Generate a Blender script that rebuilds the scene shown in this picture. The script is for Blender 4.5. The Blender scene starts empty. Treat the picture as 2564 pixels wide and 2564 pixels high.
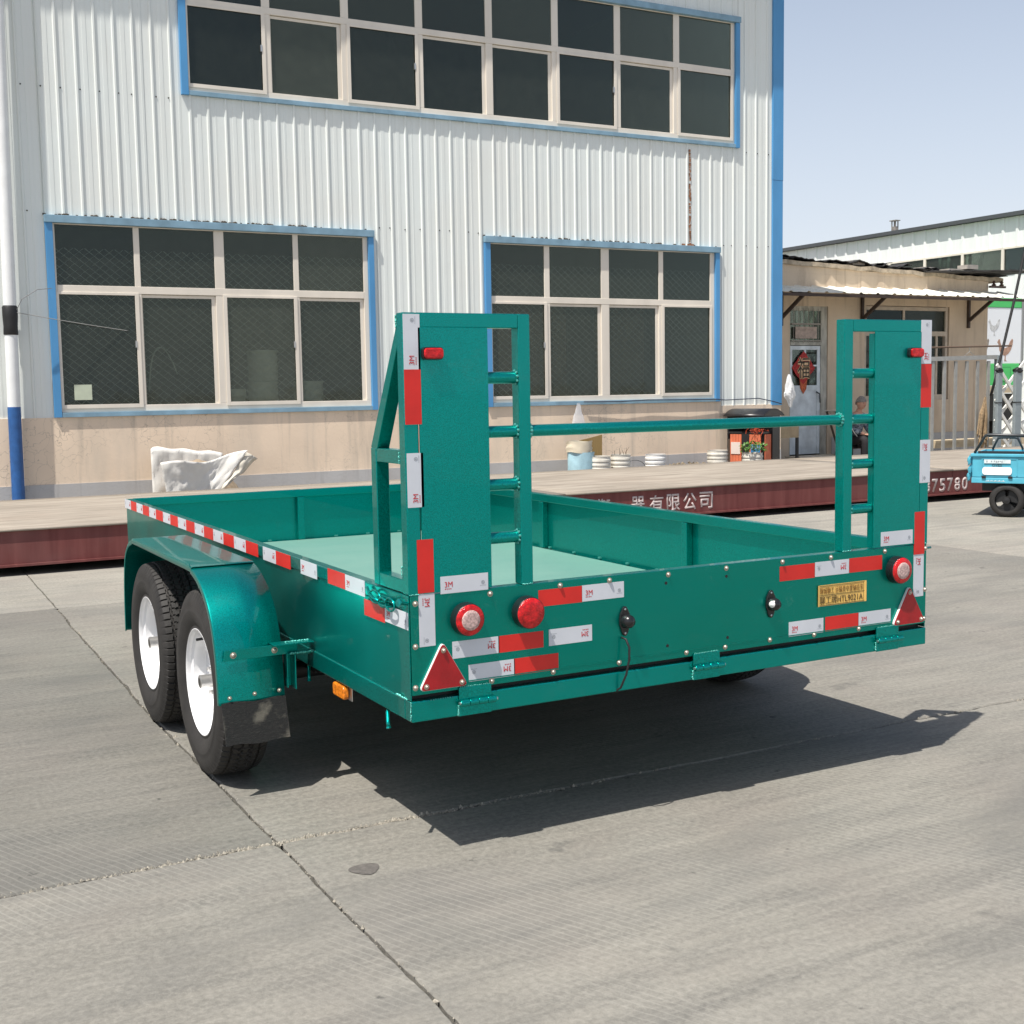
import bpy, math, random
from mathutils import Vector, Matrix, noise
R = math.radians
SC = bpy.context.scene
COL = SC.collection
rnd = random.Random(7)

# ------------------------------------------------------------------ camera, world, sun
cam_d = bpy.data.cameras.new('camera')
cam_d.sensor_width = 36; cam_d.lens = 43.71; cam_d.clip_start = .05; cam_d.clip_end = 2000
cam = bpy.data.objects.new('camera', cam_d); COL.objects.link(cam)
cam.location = (-1.4704, -3.3848, 1.4525)
cam.rotation_euler = (R(84.3225), R(.95), R(-28.4364))
SC.camera = cam

SUN = Vector((.43, .20, -1.0)).normalized()          # direction the light travels
w = bpy.data.worlds.new('World'); SC.world = w; w.use_nodes = True
nt = w.node_tree; nt.nodes.clear()
sky = nt.nodes.new('ShaderNodeTexSky'); sky.sky_type = 'NISHITA'; sky.sun_disc = False
sky.sun_elevation = math.asin(-SUN.z); sky.sun_rotation = math.atan2(-SUN.x, -SUN.y)
sky.air_density = 1.0; sky.dust_density = 2.0; sky.ozone_density = 1.0; sky.altitude = 20
bg = nt.nodes.new('ShaderNodeBackground'); bg.inputs[1].default_value = .10
wo = nt.nodes.new('ShaderNodeOutputWorld')
# haze veil: strongest at the horizon, thin overhead
tcw = nt.nodes.new('ShaderNodeTexCoord'); sep = nt.nodes.new('ShaderNodeSeparateXYZ'); nt.links.new(tcw.outputs['Generated'], sep.inputs[0])
om = nt.nodes.new('ShaderNodeMath'); om.operation = 'SUBTRACT'; om.use_clamp = True; om.inputs[0].default_value = 1; nt.links.new(sep.outputs[2], om.inputs[1])
pw = nt.nodes.new('ShaderNodeMath'); pw.operation = 'POWER'; pw.inputs[1].default_value = 2.6; nt.links.new(om.outputs[0], pw.inputs[0])
ml = nt.nodes.new('ShaderNodeMath'); ml.operation = 'MULTIPLY'; ml.inputs[1].default_value = .85; nt.links.new(pw.outputs[0], ml.inputs[0])
hz_ = nt.nodes.new('ShaderNodeMix'); hz_.data_type = 'RGBA'; hz_.inputs[7].default_value = (7.3, 7.65, 8.35, 1)
nt.links.new(ml.outputs[0], hz_.inputs[0]); nt.links.new(sky.outputs[0], hz_.inputs[6])
nt.links.new(hz_.outputs[2], bg.inputs[0]); nt.links.new(bg.outputs[0], wo.inputs[0])
sd = bpy.data.lights.new('sun', 'SUN'); sd.energy = 5.0; sd.angle = R(.55); sd.color = (1, .955, .89)
so = bpy.data.objects.new('sun', sd); COL.objects.link(so)
so.rotation_euler = SUN.to_track_quat('-Z', 'Y').to_euler()
SC.view_settings.view_transform = 'Standard'; SC.view_settings.look = 'None'
SC.view_settings.gamma = 1; SC.view_settings.exposure = 0.36
SC.view_settings.use_curve_mapping = False

# ------------------------------------------------------------------ materials
MATS = {}
def nodes(m):
    m.use_nodes = True
    t = m.node_tree; b = t.nodes.get('Principled BSDF')
    if b is None:
        t.nodes.clear(); b = t.nodes.new('ShaderNodeBsdfPrincipled'); o = t.nodes.new('ShaderNodeOutputMaterial')
        t.links.new(b.outputs[0], o.inputs[0])
    return t, b
def N(t, kind, **kw):
    n = t.nodes.new(kind)
    for k, v in kw.items():
        if k.startswith('_'): setattr(n, k[1:], v)
        else: n.inputs[k].default_value = v
    return n
def mixc(t, fac, a, b, mode='MIX'):
    n = t.nodes.new('ShaderNodeMix'); n.data_type = 'RGBA'; n.blend_type = mode
    for i, val in ((0, fac), (6, a), (7, b)):
        if hasattr(val, 'links') or isinstance(val, bpy.types.NodeSocket): t.links.new(val, n.inputs[i])
        else: n.inputs[i].default_value = val if i == 0 else (*val, 1)
    return n.outputs[2]
def ramp(t, src, a, b, lo=0., hi=1.):
    n = t.nodes.new('ShaderNodeMapRange'); t.links.new(src, n.inputs[0])
    n.inputs[1].default_value = a; n.inputs[2].default_value = b; n.inputs[3].default_value = lo; n.inputs[4].default_value = hi
    return n.outputs[0]
def coords(t, scale=(1, 1, 1), rot=(0, 0, 0)):
    c = t.nodes.new('ShaderNodeTexCoord'); m = t.nodes.new('ShaderNodeMapping')
    m.inputs['Scale'].default_value = scale; m.inputs['Rotation'].default_value = rot
    t.links.new(c.outputs['Object'], m.inputs[0]); return m.outputs[0]
def noise_t(t, vec, scale, detail=4, rough=.55):
    n = N(t, 'ShaderNodeTexNoise', Scale=scale, Detail=detail, Roughness=rough); t.links.new(vec, n.inputs['Vector']); return n.outputs[0]
def bump(t, b, h, strength=.2, dist=.01):
    n = N(t, 'ShaderNodeBump', Strength=strength, Distance=dist); t.links.new(h, n.inputs['Height']); t.links.new(n.outputs[0], b.inputs['Normal'])
def mat(name, col, rough=.6, metal=0., coat=0., var=.0, vscale=8., bmp=0., bscale=60., spec=None, stretch=(1, 1, 1), emit=None):
    if name in MATS: return MATS[name]
    m = bpy.data.materials.new(name); t, b = nodes(m)
    b.inputs['Base Color'].default_value = (*col, 1); b.inputs['Roughness'].default_value = rough
    b.inputs['Metallic'].default_value = metal; b.inputs['Coat Weight'].default_value = coat; b.inputs['Coat Roughness'].default_value = .06
    if spec is not None: b.inputs['Specular IOR Level'].default_value = spec
    if var > 0:
        v = coords(t, stretch); n = noise_t(t, v, vscale, 6)
        c = mixc(t, ramp(t, n, .3, .7), tuple(x * (1 - var) for x in col), tuple(min(1, x * (1 + var)) for x in col))
        t.links.new(c, b.inputs['Base Color'])
    if bmp > 0:
        v = coords(t); bump(t, b, noise_t(t, v, bscale, 3), bmp, .004)
    MATS[name] = m; return m

def paint(name, col, deep, rough=.28, scuff=0.):
    """metallic teal paint: flakes under a clear coat, faint handling marks, orange peel"""
    m = bpy.data.materials.new(name); t, b = nodes(m)
    v = coords(t)
    fl = noise_t(t, v, 420, 3)
    c = mixc(t, ramp(t, fl, .35, .65), deep, col)
    if scuff > 0:
        s1 = noise_t(t, v, 3.2, 3); n2 = N(t, 'ShaderNodeTexNoise', Scale=11., Detail=8., Roughness=.75, Distortion=2.6); t.links.new(v, n2.inputs['Vector'])
        k = t.nodes.new('ShaderNodeMath'); k.operation = 'MULTIPLY'
        t.links.new(ramp(t, s1, .45, .7), k.inputs[0]); t.links.new(ramp(t, n2.outputs[0], .56, .78), k.inputs[1])
        k2 = t.nodes.new('ShaderNodeMath'); k2.operation = 'MULTIPLY'; t.links.new(k.outputs[0], k2.inputs[0]); k2.inputs[1].default_value = scuff
        c = mixc(t, k2.outputs[0], c, (.12, .36, .30))
    ds = ramp(t, noise_t(t, coords(t, (1, 1, 1.6)), 5.5, 7, .7), .58, .82, 0, .09)
    c = mixc(t, ds, c, (.20, .27, .235))
    t.links.new(c, b.inputs['Base Color'])
    b.inputs['Metallic'].default_value = .9; b.inputs['Roughness'].default_value = rough + .12
    b.inputs['Coat Weight'].default_value = .32; b.inputs['Coat Roughness'].default_value = .025; b.inputs['Specular IOR Level'].default_value = .1
    d = noise_t(t, v, 2.5, 4)
    t.links.new(ramp(t, d, .3, .7, rough + .06, rough + .2), b.inputs['Roughness'])
    bn = N(t, 'ShaderNodeBump', Strength=.04, Distance=.003); t.links.new(noise_t(t, v, 240, 2), bn.inputs['Height'])
    t.links.new(bn.outputs[0], b.inputs['Normal'])
    MATS[name] = m; return m
TEAL = paint('teal paint', (.0, .42, .37), (.0, .20, .17), .25)
TEALR = paint('teal paint tailgate', (.0, .35, .275), (.0, .17, .13), .27, .7)

def concrete_mat(name, tone):
    """worn yard concrete; tone 0 = oily and dark, 1 = pale and dusty"""
    m = bpy.data.materials.new(name); t, b = nodes(m)
    k_ = .70 + .62 * tone
    def C(r_, g_, b_): w_ = .012 * (1 - tone); return (r_ * k_ * .93, g_ * k_ * .94 + w_ * .2, b_ * k_ * .92 * (1 + .04 * (1 - tone)))
    v = coords(t); vs = coords(t, (1.0, 7, 1), (0, 0, R(13))); vs2 = coords(t, (1.0, 16, 1), (0, 0, R(9))); vb = coords(t, (1, 1, 1), (0, 0, R(-24)))
    big = noise_t(t, v, .42, 5, .6); mid = noise_t(t, v, 1.9, 7, .62); st = noise_t(t, vs, 1.1, 8, .68); st2 = noise_t(t, vs2, 2.3, 8, .7); fine = noise_t(t, v, 48, 6, .75); speck = noise_t(t, v, 8, 4)
    c = mixc(t, ramp(t, big, .36, .64), C(.165, .152, .13), C(.262, .243, .208))
    c = mixc(t, ramp(t, mid, .38, .66, 0, .5), c, C(.235, .222, .198))
    c = mixc(t, ramp(t, st, .42, .66, 0, .8), c, C(.125, .118, .107))
    c = mixc(t, ramp(t, st2, .50, .72, 0, .45), c, C(.34, .315, .27))
    c = mixc(t, ramp(t, fine, .34, .70, 0, .6), c, C(.32, .30, .262))
    c = mixc(t, ramp(t, fine, .60, .28, 0, .35), c, C(.10, .095, .085))
    pink = noise_t(t, v, 1.3, 3); c = mixc(t, ramp(t, pink, .48, .7, 0, .22), c, C(.25, .21, .185))
    c = mixc(t, ramp(t, speck, .70, .74, 0, .75), c, C(.07, .066, .06))
    bl = noise_t(t, coords(t, (.6, 1.3, 1), (0, 0, R(20))), .95, 7, .62); c = mixc(t, ramp(t, bl, .50, .66, 0, .55), c, C(.135, .13, .122))
    sp2 = noise_t(t, v, 3.1, 5, .6); c = mixc(t, ramp(t, sp2, .66, .72, 0, .5), c, C(.085, .082, .078))
    wv = N(t, 'ShaderNodeTexWave', Scale=12., Distortion=2.4, Detail=3.); wv.inputs['Detail Scale'].default_value = .6
    t.links.new(vb, wv.inputs['Vector'])
    msk = ramp(t, noise_t(t, v, .9, 3), .48, .62); wl = ramp(t, wv.outputs[0], .84, .99)
    k = t.nodes.new('ShaderNodeMath'); k.operation = 'MULTIPLY'; t.links.new(msk, k.inputs[0]); t.links.new(wl, k.inputs[1])
    k3 = t.nodes.new('ShaderNodeMath'); k3.operation = 'MULTIPLY'; t.links.new(k.outputs[0], k3.inputs[0]); k3.inputs[1].default_value = .34
    c = mixc(t, k3.outputs[0], c, C(.36, .34, .30))
    t.links.new(c, b.inputs['Base Color']); b.inputs['Roughness'].default_value = .85
    b.inputs['Specular IOR Level'].default_value = .3
    a = t.nodes.new('ShaderNodeMath'); a.operation = 'ADD'; t.links.new(fine, a.inputs[0]); t.links.new(st, a.inputs[1])
    bump(t, b, a.outputs[0], .6, .006)
    return m
CONC = concrete_mat('pale yard concrete', .95); CONC_D = concrete_mat('oily yard concrete', .18); CONC_M = concrete_mat('yard concrete', .48)


def plaster_mat(name, col, dirty, crack=.5):
    m = bpy.data.materials.new(name); t, b = nodes(m); v = coords(t); vs = coords(t, (1, 1, .25))
    n1 = noise_t(t, v, 1.1, 6); n2 = noise_t(t, vs, 2.6, 6); n3 = noise_t(t, v, 30, 5)
    c = mixc(t, ramp(t, n1, .35, .7), col, tuple(x * .86 for x in col))
    c = mixc(t, ramp(t, n2, .50, .74, 0, .65), c, dirty)
    c = mixc(t, ramp(t, noise_t(t, coords(t, (5, 1, .35)), 1.6, 6), .56, .74, 0, .6), c, tuple(x * .75 for x in dirty))
    vo = t.nodes.new('ShaderNodeTexVoronoi'); vo.feature = 'DISTANCE_TO_EDGE'; vo.inputs['Scale'].default_value = 7
    dm = t.nodes.new('ShaderNodeVectorMath'); dm.operation = 'ADD'
    nn = N(t, 'ShaderNodeTexNoise', Scale=5., Detail=5.); t.links.new(v, nn.inputs['Vector'])
    sc_ = t.nodes.new('ShaderNodeVectorMath'); sc_.operation = 'SCALE'; sc_.inputs['Scale'].default_value = .35; t.links.new(nn.outputs[1], sc_.inputs[0])
    t.links.new(v, dm.inputs[0]); t.links.new(sc_.outputs[0], dm.inputs[1]); t.links.new(dm.outputs[0], vo.inputs['Vector'])
    line = ramp(t, vo.outputs[0], .0, .022, 1, 0); msk = ramp(t, noise_t(t, v, .8, 3), .47, .62)
    k = t.nodes.new('ShaderNodeMath'); k.operation = 'MULTIPLY'; t.links.new(line, k.inputs[0]); t.links.new(msk, k.inputs[1])
    k2 = t.nodes.new('ShaderNodeMath'); k2.operation = 'MULTIPLY'; t.links.new(k.outputs[0], k2.inputs[0]); k2.inputs[1].default_value = crack
    c = mixc(t, k2.outputs[0], c, tuple(x * .4 for x in dirty))
    t.links.new(c, b.inputs['Base Color']); b.inputs['Roughness'].default_value = .9
    bump(t, b, n3, .25, .006)
    return m
PEACH = plaster_mat('peach plaster', (.82, .66, .50), (.56, .48, .385), .7)
PLINTH = plaster_mat('grey plinth paint', (.47, .46, .45), (.38, .36, .34), .3)
SHOPW = plaster_mat('tan plaster', (.66, .53, .39), (.38, .29, .21), .25)

def sheet_mat():
    m = bpy.data.materials.new('white cladding'); t, b = nodes(m); v = coords(t); vs = coords(t, (6, 1, .22))
    n1 = noise_t(t, vs, 2.2, 6); n2 = noise_t(t, v, .7, 3)
    c = mixc(t, ramp(t, n1, .45, .8, 0, .45), (.725, .765, .735), (.65, .665, .62))
    c = mixc(t, ramp(t, n2, .4, .7, 0, .4), c, (.72, .70, .64))
    vr = coords(t, (9, 1, .16)); n3 = noise_t(t, vr, 2.7, 7, .6); n4 = noise_t(t, v, .5, 2)
    k = t.nodes.new('ShaderNodeMath'); k.operation = 'MULTIPLY'; t.links.new(ramp(t, n3, .60, .74), k.inputs[0]); t.links.new(ramp(t, n4, .45, .65, 0, .5), k.inputs[1])
    c = mixc(t, k.outputs[0], c, (.50, .44, .37))
    t.links.new(c, b.inputs['Base Color']); b.inputs['Roughness'].default_value = .42
    bn = N(t, 'ShaderNodeBump', Strength=.25, Distance=.02); t.links.new(noise_t(t, coords(t, (1, 1, .5)), 2.2, 3), bn.inputs['Height']); t.links.new(bn.outputs[0], b.inputs['Normal'])
    return m
CLAD = sheet_mat()
RUST = mat('rust', (.30, .13, .06), .9, var=.5, vscale=40)
BLUE = mat('blue trim', (.075, .27, .52), .45, var=.12, vscale=3, stretch=(1, 1, .3))
BLUED = mat('faded blue trim', (.20, .33, .42), .5, var=.2, vscale=5)
CREAM = mat('cream window plastic', (.71, .65, .56), .45, var=.08, vscale=3, stretch=(1, 1, .3))
WIRE = mat('galvanised wire', (.80, .84, .84), .6)
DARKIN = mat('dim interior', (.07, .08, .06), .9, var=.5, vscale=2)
BLACK = mat('black rubber', (.012, .012, .012), .55, bmp=.3)
PLAST = mat('black plastic', (.012, .012, .013), .25)
TYRE = mat('tyre rubber', (.021, .019, .017), .68, var=.35, vscale=14, bmp=.25, bscale=180)
RIM = mat('white rim paint', (.82, .82, .82), .3, coat=.3)
STEEL = mat('zinc steel', (.55, .54, .52), .32, .9)
BOLT = mat('zinc bolt', (.50, .44, .37), .42, .8)
REDT = mat('red reflective tape', (.62, .018, .012), .42, var=.1, vscale=9)
WHT = mat('white reflective tape', (.60, .62, .655), .4, var=.05, vscale=9)
INKR = mat('red print', (.5, .01, .015), .5)
INKG = mat('grey print', (.25, .27, .29), .6)
INKK = mat('black print', (.03, .02, .012), .6)
YEL = mat('yellow plate', (.80, .50, .13), .4, var=.08, vscale=20)
LENSR = mat('red lens', (.52, .008, .01), .16, var=.45, vscale=70, bmp=.5, bscale=260)
LENSC = mat('clear lens', (.52, .36, .33), .2, var=.45, vscale=150, bmp=.6, bscale=320)
TRIR = mat('red triangle reflector', (.36, .008, .012), .28, var=.15, vscale=18, bmp=.2, bscale=300)
AMBER = mat('amber lens', (.75, .19, .01), .15, var=.5, vscale=90, bmp=.4, bscale=200)
WPL = mat('white plastic', (.72, .72, .70), .4, var=.06)
def deck_mat():
    m = bpy.data.materials.new('dusty deck paint'); t, b = nodes(m); v = coords(t); vs = coords(t, (1, 1.6, 1), (0, 0, R(8)))
    c = mixc(t, ramp(t, noise_t(t, vs, 2.1, 8, .65), .3, .75), (.130, .285, .235), (.165, .315, .26))
    c = mixc(t, ramp(t, noise_t(t, v, 14, 8, .75), .56, .80, 0, .35), c, (.10, .19, .16)); c = mixc(t, ramp(t, noise_t(t, coords(t, (9, 1, 1), (0, 0, R(20))), 3, 6, .7), .62, .8, 0, .35), c, (.27, .38, .33))
    t.links.new(c, b.inputs['Base Color']); b.inputs['Roughness'].default_value = .5; b.inputs['Metallic'].default_value = .1
    bump(t, b, noise_t(t, v, 130, 2), .15, .003); return m
DECK = deck_mat()
def flap_mat():
    m = bpy.data.materials.new('worn rubber flap'); t, b = nodes(m); v = coords(t)
    c = mixc(t, ramp(t, noise_t(t, coords(t, (1, 1, 5)), 60, 8, .8), .5, .9), (.009, .009, .009), (.075, .07, .062))
    c = mixc(t, ramp(t, noise_t(t, v, 9, 5), .53, .66, 0, .5), c, (.22, .20, .16))
    t.links.new(c, b.inputs['Base Color']); b.inputs['Roughness'].default_value = .8
    bump(t, b, noise_t(t, v, 200, 4), .6, .004); return m
FLAP = flap_mat()
def beam_mat():
    m = bpy.data.materials.new('oxide red beam'); t, b = nodes(m); v = coords(t, (5, 1, .4))
    c = mixc(t, ramp(t, noise_t(t, v, 2, 7), .35, .75), (.115, .022, .02), (.19, .055, .048))
    c = mixc(t, ramp(t, noise_t(t, coords(t), 1.2, 4), .5, .8, 0, .5), c, (.19, .10, .09))
    t.links.new(c, b.inputs['Base Color']); b.inputs['Roughness'].default_value = .7; return m
BEAM = beam_mat()
def scale_deck_mat():
    m = bpy.data.materials.new('dusty weighbridge deck'); t, b = nodes(m); v = coords(t, (.8, 5, 1), (0, 0, R(4))); v2 = coords(t)
    c = mixc(t, ramp(t, noise_t(t, v, 1.6, 8, .65), .38, .66), (.22, .188, .15), (.35, .305, .25))
    c = mixc(t, ramp(t, noise_t(t, v2, .7, 4), .5, .75, 0, .45), c, (.26, .205, .16))
    t.links.new(c, b.inputs['Base Color']); b.inputs['Roughness'].default_value = .9
    bump(t, b, noise_t(t, v, 6, 6), .3, .01); return m
SDECK = scale_deck_mat()
def glass_mat(name, tint=.55, gl=1.0, dirt=.05):
    m = bpy.data.materials.new(name); t, b = nodes(m); t.nodes.clear()
    o = t.nodes.new('ShaderNodeOutputMaterial'); tr = N(t, 'ShaderNodeBsdfTransparent'); tr.inputs[0].default_value = (tint, tint * 1.03, tint * .98, 1)
    g = N(t, 'ShaderNodeBsdfGlossy', Roughness=.04); g.inputs[0].default_value = (.58, .68, .64, 1)
    df = N(t, 'ShaderNodeBsdfDiffuse'); df.inputs[0].default_value = (.36, .40, .33, 1)
    fr = N(t, 'ShaderNodeFresnel', IOR=1.5); mx = t.nodes.new('ShaderNodeMixShader'); mx2 = t.nodes.new('ShaderNodeMixShader')
    v = coords(t); dn0 = ramp(t, noise_t(t, v, 7.5, 8, .7), .3, .8, dirt * .75, dirt * 1.5)
    oi = t.nodes.new('ShaderNodeObjectInfo'); pv = t.nodes.new('ShaderNodeMath'); pv.operation = 'MULTIPLY'; t.links.new(dn0, pv.inputs[0]); t.links.new(ramp(t, oi.outputs['Random'], 0, 1, .55, 1.45), pv.inputs[1]); dn = pv.outputs[0]
    gc = mixc(t, oi.outputs['Random'], (.46, .56, .58), (.80, .86, .74)); t.links.new(gc, g.inputs[0])
    gb = N(t, 'ShaderNodeBump', Strength=.12, Distance=.02); t.links.new(noise_t(t, v, 1.6, 2), gb.inputs['Height']); t.links.new(gb.outputs[0], g.inputs['Normal'])
    t.links.new(dn, mx2.inputs[0]); t.links.new(tr.outputs[0], mx2.inputs[1]); t.links.new(df.outputs[0], mx2.inputs[2])
    t.links.new(fr.outputs[0], mx.inputs[0]); t.links.new(mx2.outputs[0], mx.inputs[1]); t.links.new(g.outputs[0], mx.inputs[2])
    t.links.new(mx.outputs[0], o.inputs[0]); return m
GLASS = glass_mat('dusty window glass', .72, 1, .055)

# ------------------------------------------------------------------ mesh builder
BASE = {}
def thing(name, label, cat, loc=(0, 0, 0), group=None):
    o = bpy.data.objects.new(name, None); COL.objects.link(o); o.location = loc; o.empty_display_size = .2
    o['label'] = label; o['category'] = cat
    if group: o['group'] = group
    BASE[o.name] = Vector(loc); return o
def tag(o, label, cat, group=None):
    o['label'] = label; o['category'] = cat
    if group: o['group'] = group
    return o
class B:
    def __init__(s): s.v = []; s.f = []; s.m = []; s.cur = 0
    def add(s, vs, fs):
        k = len(s.v); s.v += [tuple(p) for p in vs]; s.f += [tuple(i + k for i in f) for f in fs]; s.m += [s.cur] * len(fs); return s
    def box(s, x0, x1, y0, y1, z0, z1):
        x0, x1 = sorted((x0, x1)); y0, y1 = sorted((y0, y1)); z0, z1 = sorted((z0, z1))
        return s.add([(x0, y0, z0), (x1, y0, z0), (x1, y1, z0), (x0, y1, z0), (x0, y0, z1), (x1, y0, z1), (x1, y1, z1), (x0, y1, z1)],
                     [(0, 3, 2, 1), (4, 5, 6, 7), (0, 1, 5, 4), (1, 2, 6, 5), (2, 3, 7, 6), (3, 0, 4, 7)])
    def prism(s, poly, axis, a, b):
        """poly of 2D points in the two other axes (in xyz order), extruded from a to b"""
        n = len(poly); vs = []
        ar = sum(poly[i][0] * poly[(i + 1) % n][1] - poly[(i + 1) % n][0] * poly[i][1] for i in range(n))
        flip = (ar < 0) != (axis == 1)
        for t in (a, b):
            for p in poly:
                q = list(p); q.insert(axis, t); vs.append(q)
        fs = [tuple(range(n))[::-1], tuple(range(n, 2 * n))] + [(i, (i + 1) % n, (i + 1) % n + n, i + n) for i in range(n)]
        if (b < a): flip = not flip
        if flip: fs = [f[::-1] for f in fs]
        return s.add(vs, fs)
    def bar(s, p0, p1, wx, wy=None, up=(0, 0, 1)):
        """rectangular bar between two points"""
        wy = wy or wx; p0 = Vector(p0); p1 = Vector(p1); d = (p1 - p0).normalized(); u = Vector(up)
        if abs(d.dot(u)) > .95: u = Vector((0, 1, 0))
        a = d.cross(u).normalized(); b = a.cross(d).normalized(); a *= wx / 2; b *= wy / 2
        vs = [p0 - a - b, p0 + a - b, p0 + a + b, p0 - a + b, p1 - a - b, p1 + a - b, p1 + a + b, p1 - a + b]
        return s.add(vs, [(0, 1, 2, 3), (7, 6, 5, 4), (0, 4, 5, 1), (1, 5, 6, 2), (2, 6, 7, 3), (3, 7, 4, 0)])
    def tube(s, pts, r, n=10, caps=True):
        pts = [Vector(p) for p in pts]; k = len(pts); rs = r if isinstance(r, (list, tuple)) else [r] * k
        vs = []; prev = None
        for i, p in enumerate(pts):
            d = ((pts[min(i + 1, k - 1)] - pts[max(i - 1, 0)])).normalized()
            if prev is None:
                u = Vector((0, 0, 1)) if abs(d.z) < .9 else Vector((0, 1, 0))
                a = d.cross(u).normalized()
            else: a = (prev - d * prev.dot(d)).normalized()
            prev = a; b = d.cross(a)
            for j in range(n):
                t = 2 * math.pi * j / n; vs.append(p + (a * math.cos(t) + b * math.sin(t)) * rs[i])
        fs = [(i * n + j, i * n + (j + 1) % n, (i + 1) * n + (j + 1) % n, (i + 1) * n + j) for i in range(k - 1) for j in range(n)]
        if caps: fs += [tuple(range(n))[::-1], tuple((k - 1) * n + j for j in range(n))]
        return s.add(vs, fs)
    def lathe(s, prof, c, ax=(0, 0, 1), n=32, skip=None, closed=False):
        """prof: (distance along axis, radius)"""
        c = Vector(c); d = Vector(ax).normalized(); u = Vector((0, 0, 1)) if abs(d.z) < .9 else Vector((0, 1, 0))
        a = d.cross(u).normalized(); b = d.cross(a); vs = []
        for h, r in prof:
            for j in range(n):
                t = 2 * math.pi * j / n; vs.append(c + d * h + (a * math.cos(t) + b * math.sin(t)) * r)
        fs = []; k = len(prof)
        for i in range(k - 1):
            for j in range(n):
                if skip and skip(i, j): continue
                fs.append((i * n + j, (i + 1) * n + j, (i + 1) * n + (j + 1) % n, i * n + (j + 1) % n))
        return s.add(vs, fs)
    def grid(s, fn, nu, nv):
        vs = [fn(i / nu, j / nv) for j in range(nv + 1) for i in range(nu + 1)]
        return s.add(vs, [(j * (nu + 1) + i, j * (nu + 1) + i + 1, (j + 1) * (nu + 1) + i + 1, (j + 1) * (nu + 1) + i) for j in range(nv) for i in range(nu)])
    def ball(s, c, rx, ry=None, rz=None, nu=12, nv=8, jit=0.):
        ry = ry or rx; rz = rz or rx
        def fn(u, v):
            t = 2 * math.pi * u; p = math.pi * v - math.pi / 2
            k = 1 + jit * noise.noise(Vector((math.cos(t) * math.cos(p) * 2 + c[0] * 9, math.sin(t) * math.cos(p) * 2 + c[1] * 9, math.sin(p) * 2)))
            return (c[0] + rx * k * math.cos(t) * math.cos(p), c[1] + ry * k * math.sin(t) * math.cos(p), c[2] + rz * k * math.sin(p))
        return s.grid(fn, nu, nv)
    def build(s, name, m, parent=None, smooth=False, bevel=0., solid=0., weld=False, kind=None, auto=None):
        me = bpy.data.meshes.new(name)
        b = BASE.get(parent.name, Vector()) if parent else Vector()
        me.from_pydata([(x - b.x, y - b.y, z - b.z) for x, y, z in s.v], [], s.f)
        for mm in (m if isinstance(m, (list, tuple)) else [m]): me.materials.append(mm)
        if any(s.m): me.polygons.foreach_set('material_index', s.m)
        if smooth: me.polygons.foreach_set('use_smooth', [True] * len(me.polygons))
        me.validate(); me.update()
        o = bpy.data.objects.new(name, me); COL.objects.link(o)
        if smooth and auto:
            try: me.set_sharp_from_angle(angle=R(auto))
            except Exception: pass
        if parent: o.parent = parent
        BASE[o.name] = b.copy()
        if weld: mo = o.modifiers.new('w', 'WELD'); mo.merge_threshold = .0004
        if solid: mo = o.modifiers.new('s', 'SOLIDIFY'); mo.thickness = solid; mo.offset = 0
        if bevel: mo = o.modifiers.new('b', 'BEVEL'); mo.width = bevel; mo.segments = 2; mo.limit_method = 'ANGLE'; mo.angle_limit = R(40)
        if kind: o['kind'] = kind
        return o
def box(name, m, ext, parent=None, bevel=0., **k): return B().box(*ext).build(name, m, parent, bevel=bevel, **k)

def lettering(txt, m, parent, org, u, v, wid=None, hei=None, thick=.0006, name='lettering', bold=0.):
    """flat print: text fitted into wid x hei, lower left corner at org, running along u with its top along v"""
    cu = bpy.data.curves.new(name, 'FONT'); cu.body = txt; cu.resolution_u = 3; cu.offset = bold
    to = bpy.data.objects.new('tmp_text', cu); COL.objects.link(to)
    bpy.context.view_layer.update()
    me = bpy.data.meshes.new_from_object(to.evaluated_get(bpy.context.evaluated_depsgraph_get()))
    bpy.data.objects.remove(to); bpy.data.curves.remove(cu)
    xs = [q.co.x for q in me.vertices] or [0]; ys = [q.co.y for q in me.vertices] or [0]
    x0, x1, y0, y1 = min(xs), max(xs), min(ys), max(ys)
    sy = hei / max(1e-6, y1 - y0) if hei else wid / max(1e-6, x1 - x0); sx = wid / max(1e-6, x1 - x0) if wid else sy
    org = Vector(org); u = Vector(u).normalized(); v = Vector(v).normalized(); b = BASE.get(parent.name, Vector())
    for q in me.vertices: q.co = org + u * (q.co.x - x0) * sx + v * (q.co.y - y0) * sy - b
    me.materials.clear(); me.materials.append(m); me.name = name
    o = bpy.data.objects.new(name, me); COL.objects.link(o); o.parent = parent; BASE[o.name] = b.copy()
    mo = o.modifiers.new('s', 'SOLIDIFY'); mo.thickness = thick; mo.offset = 0
    return o

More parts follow.
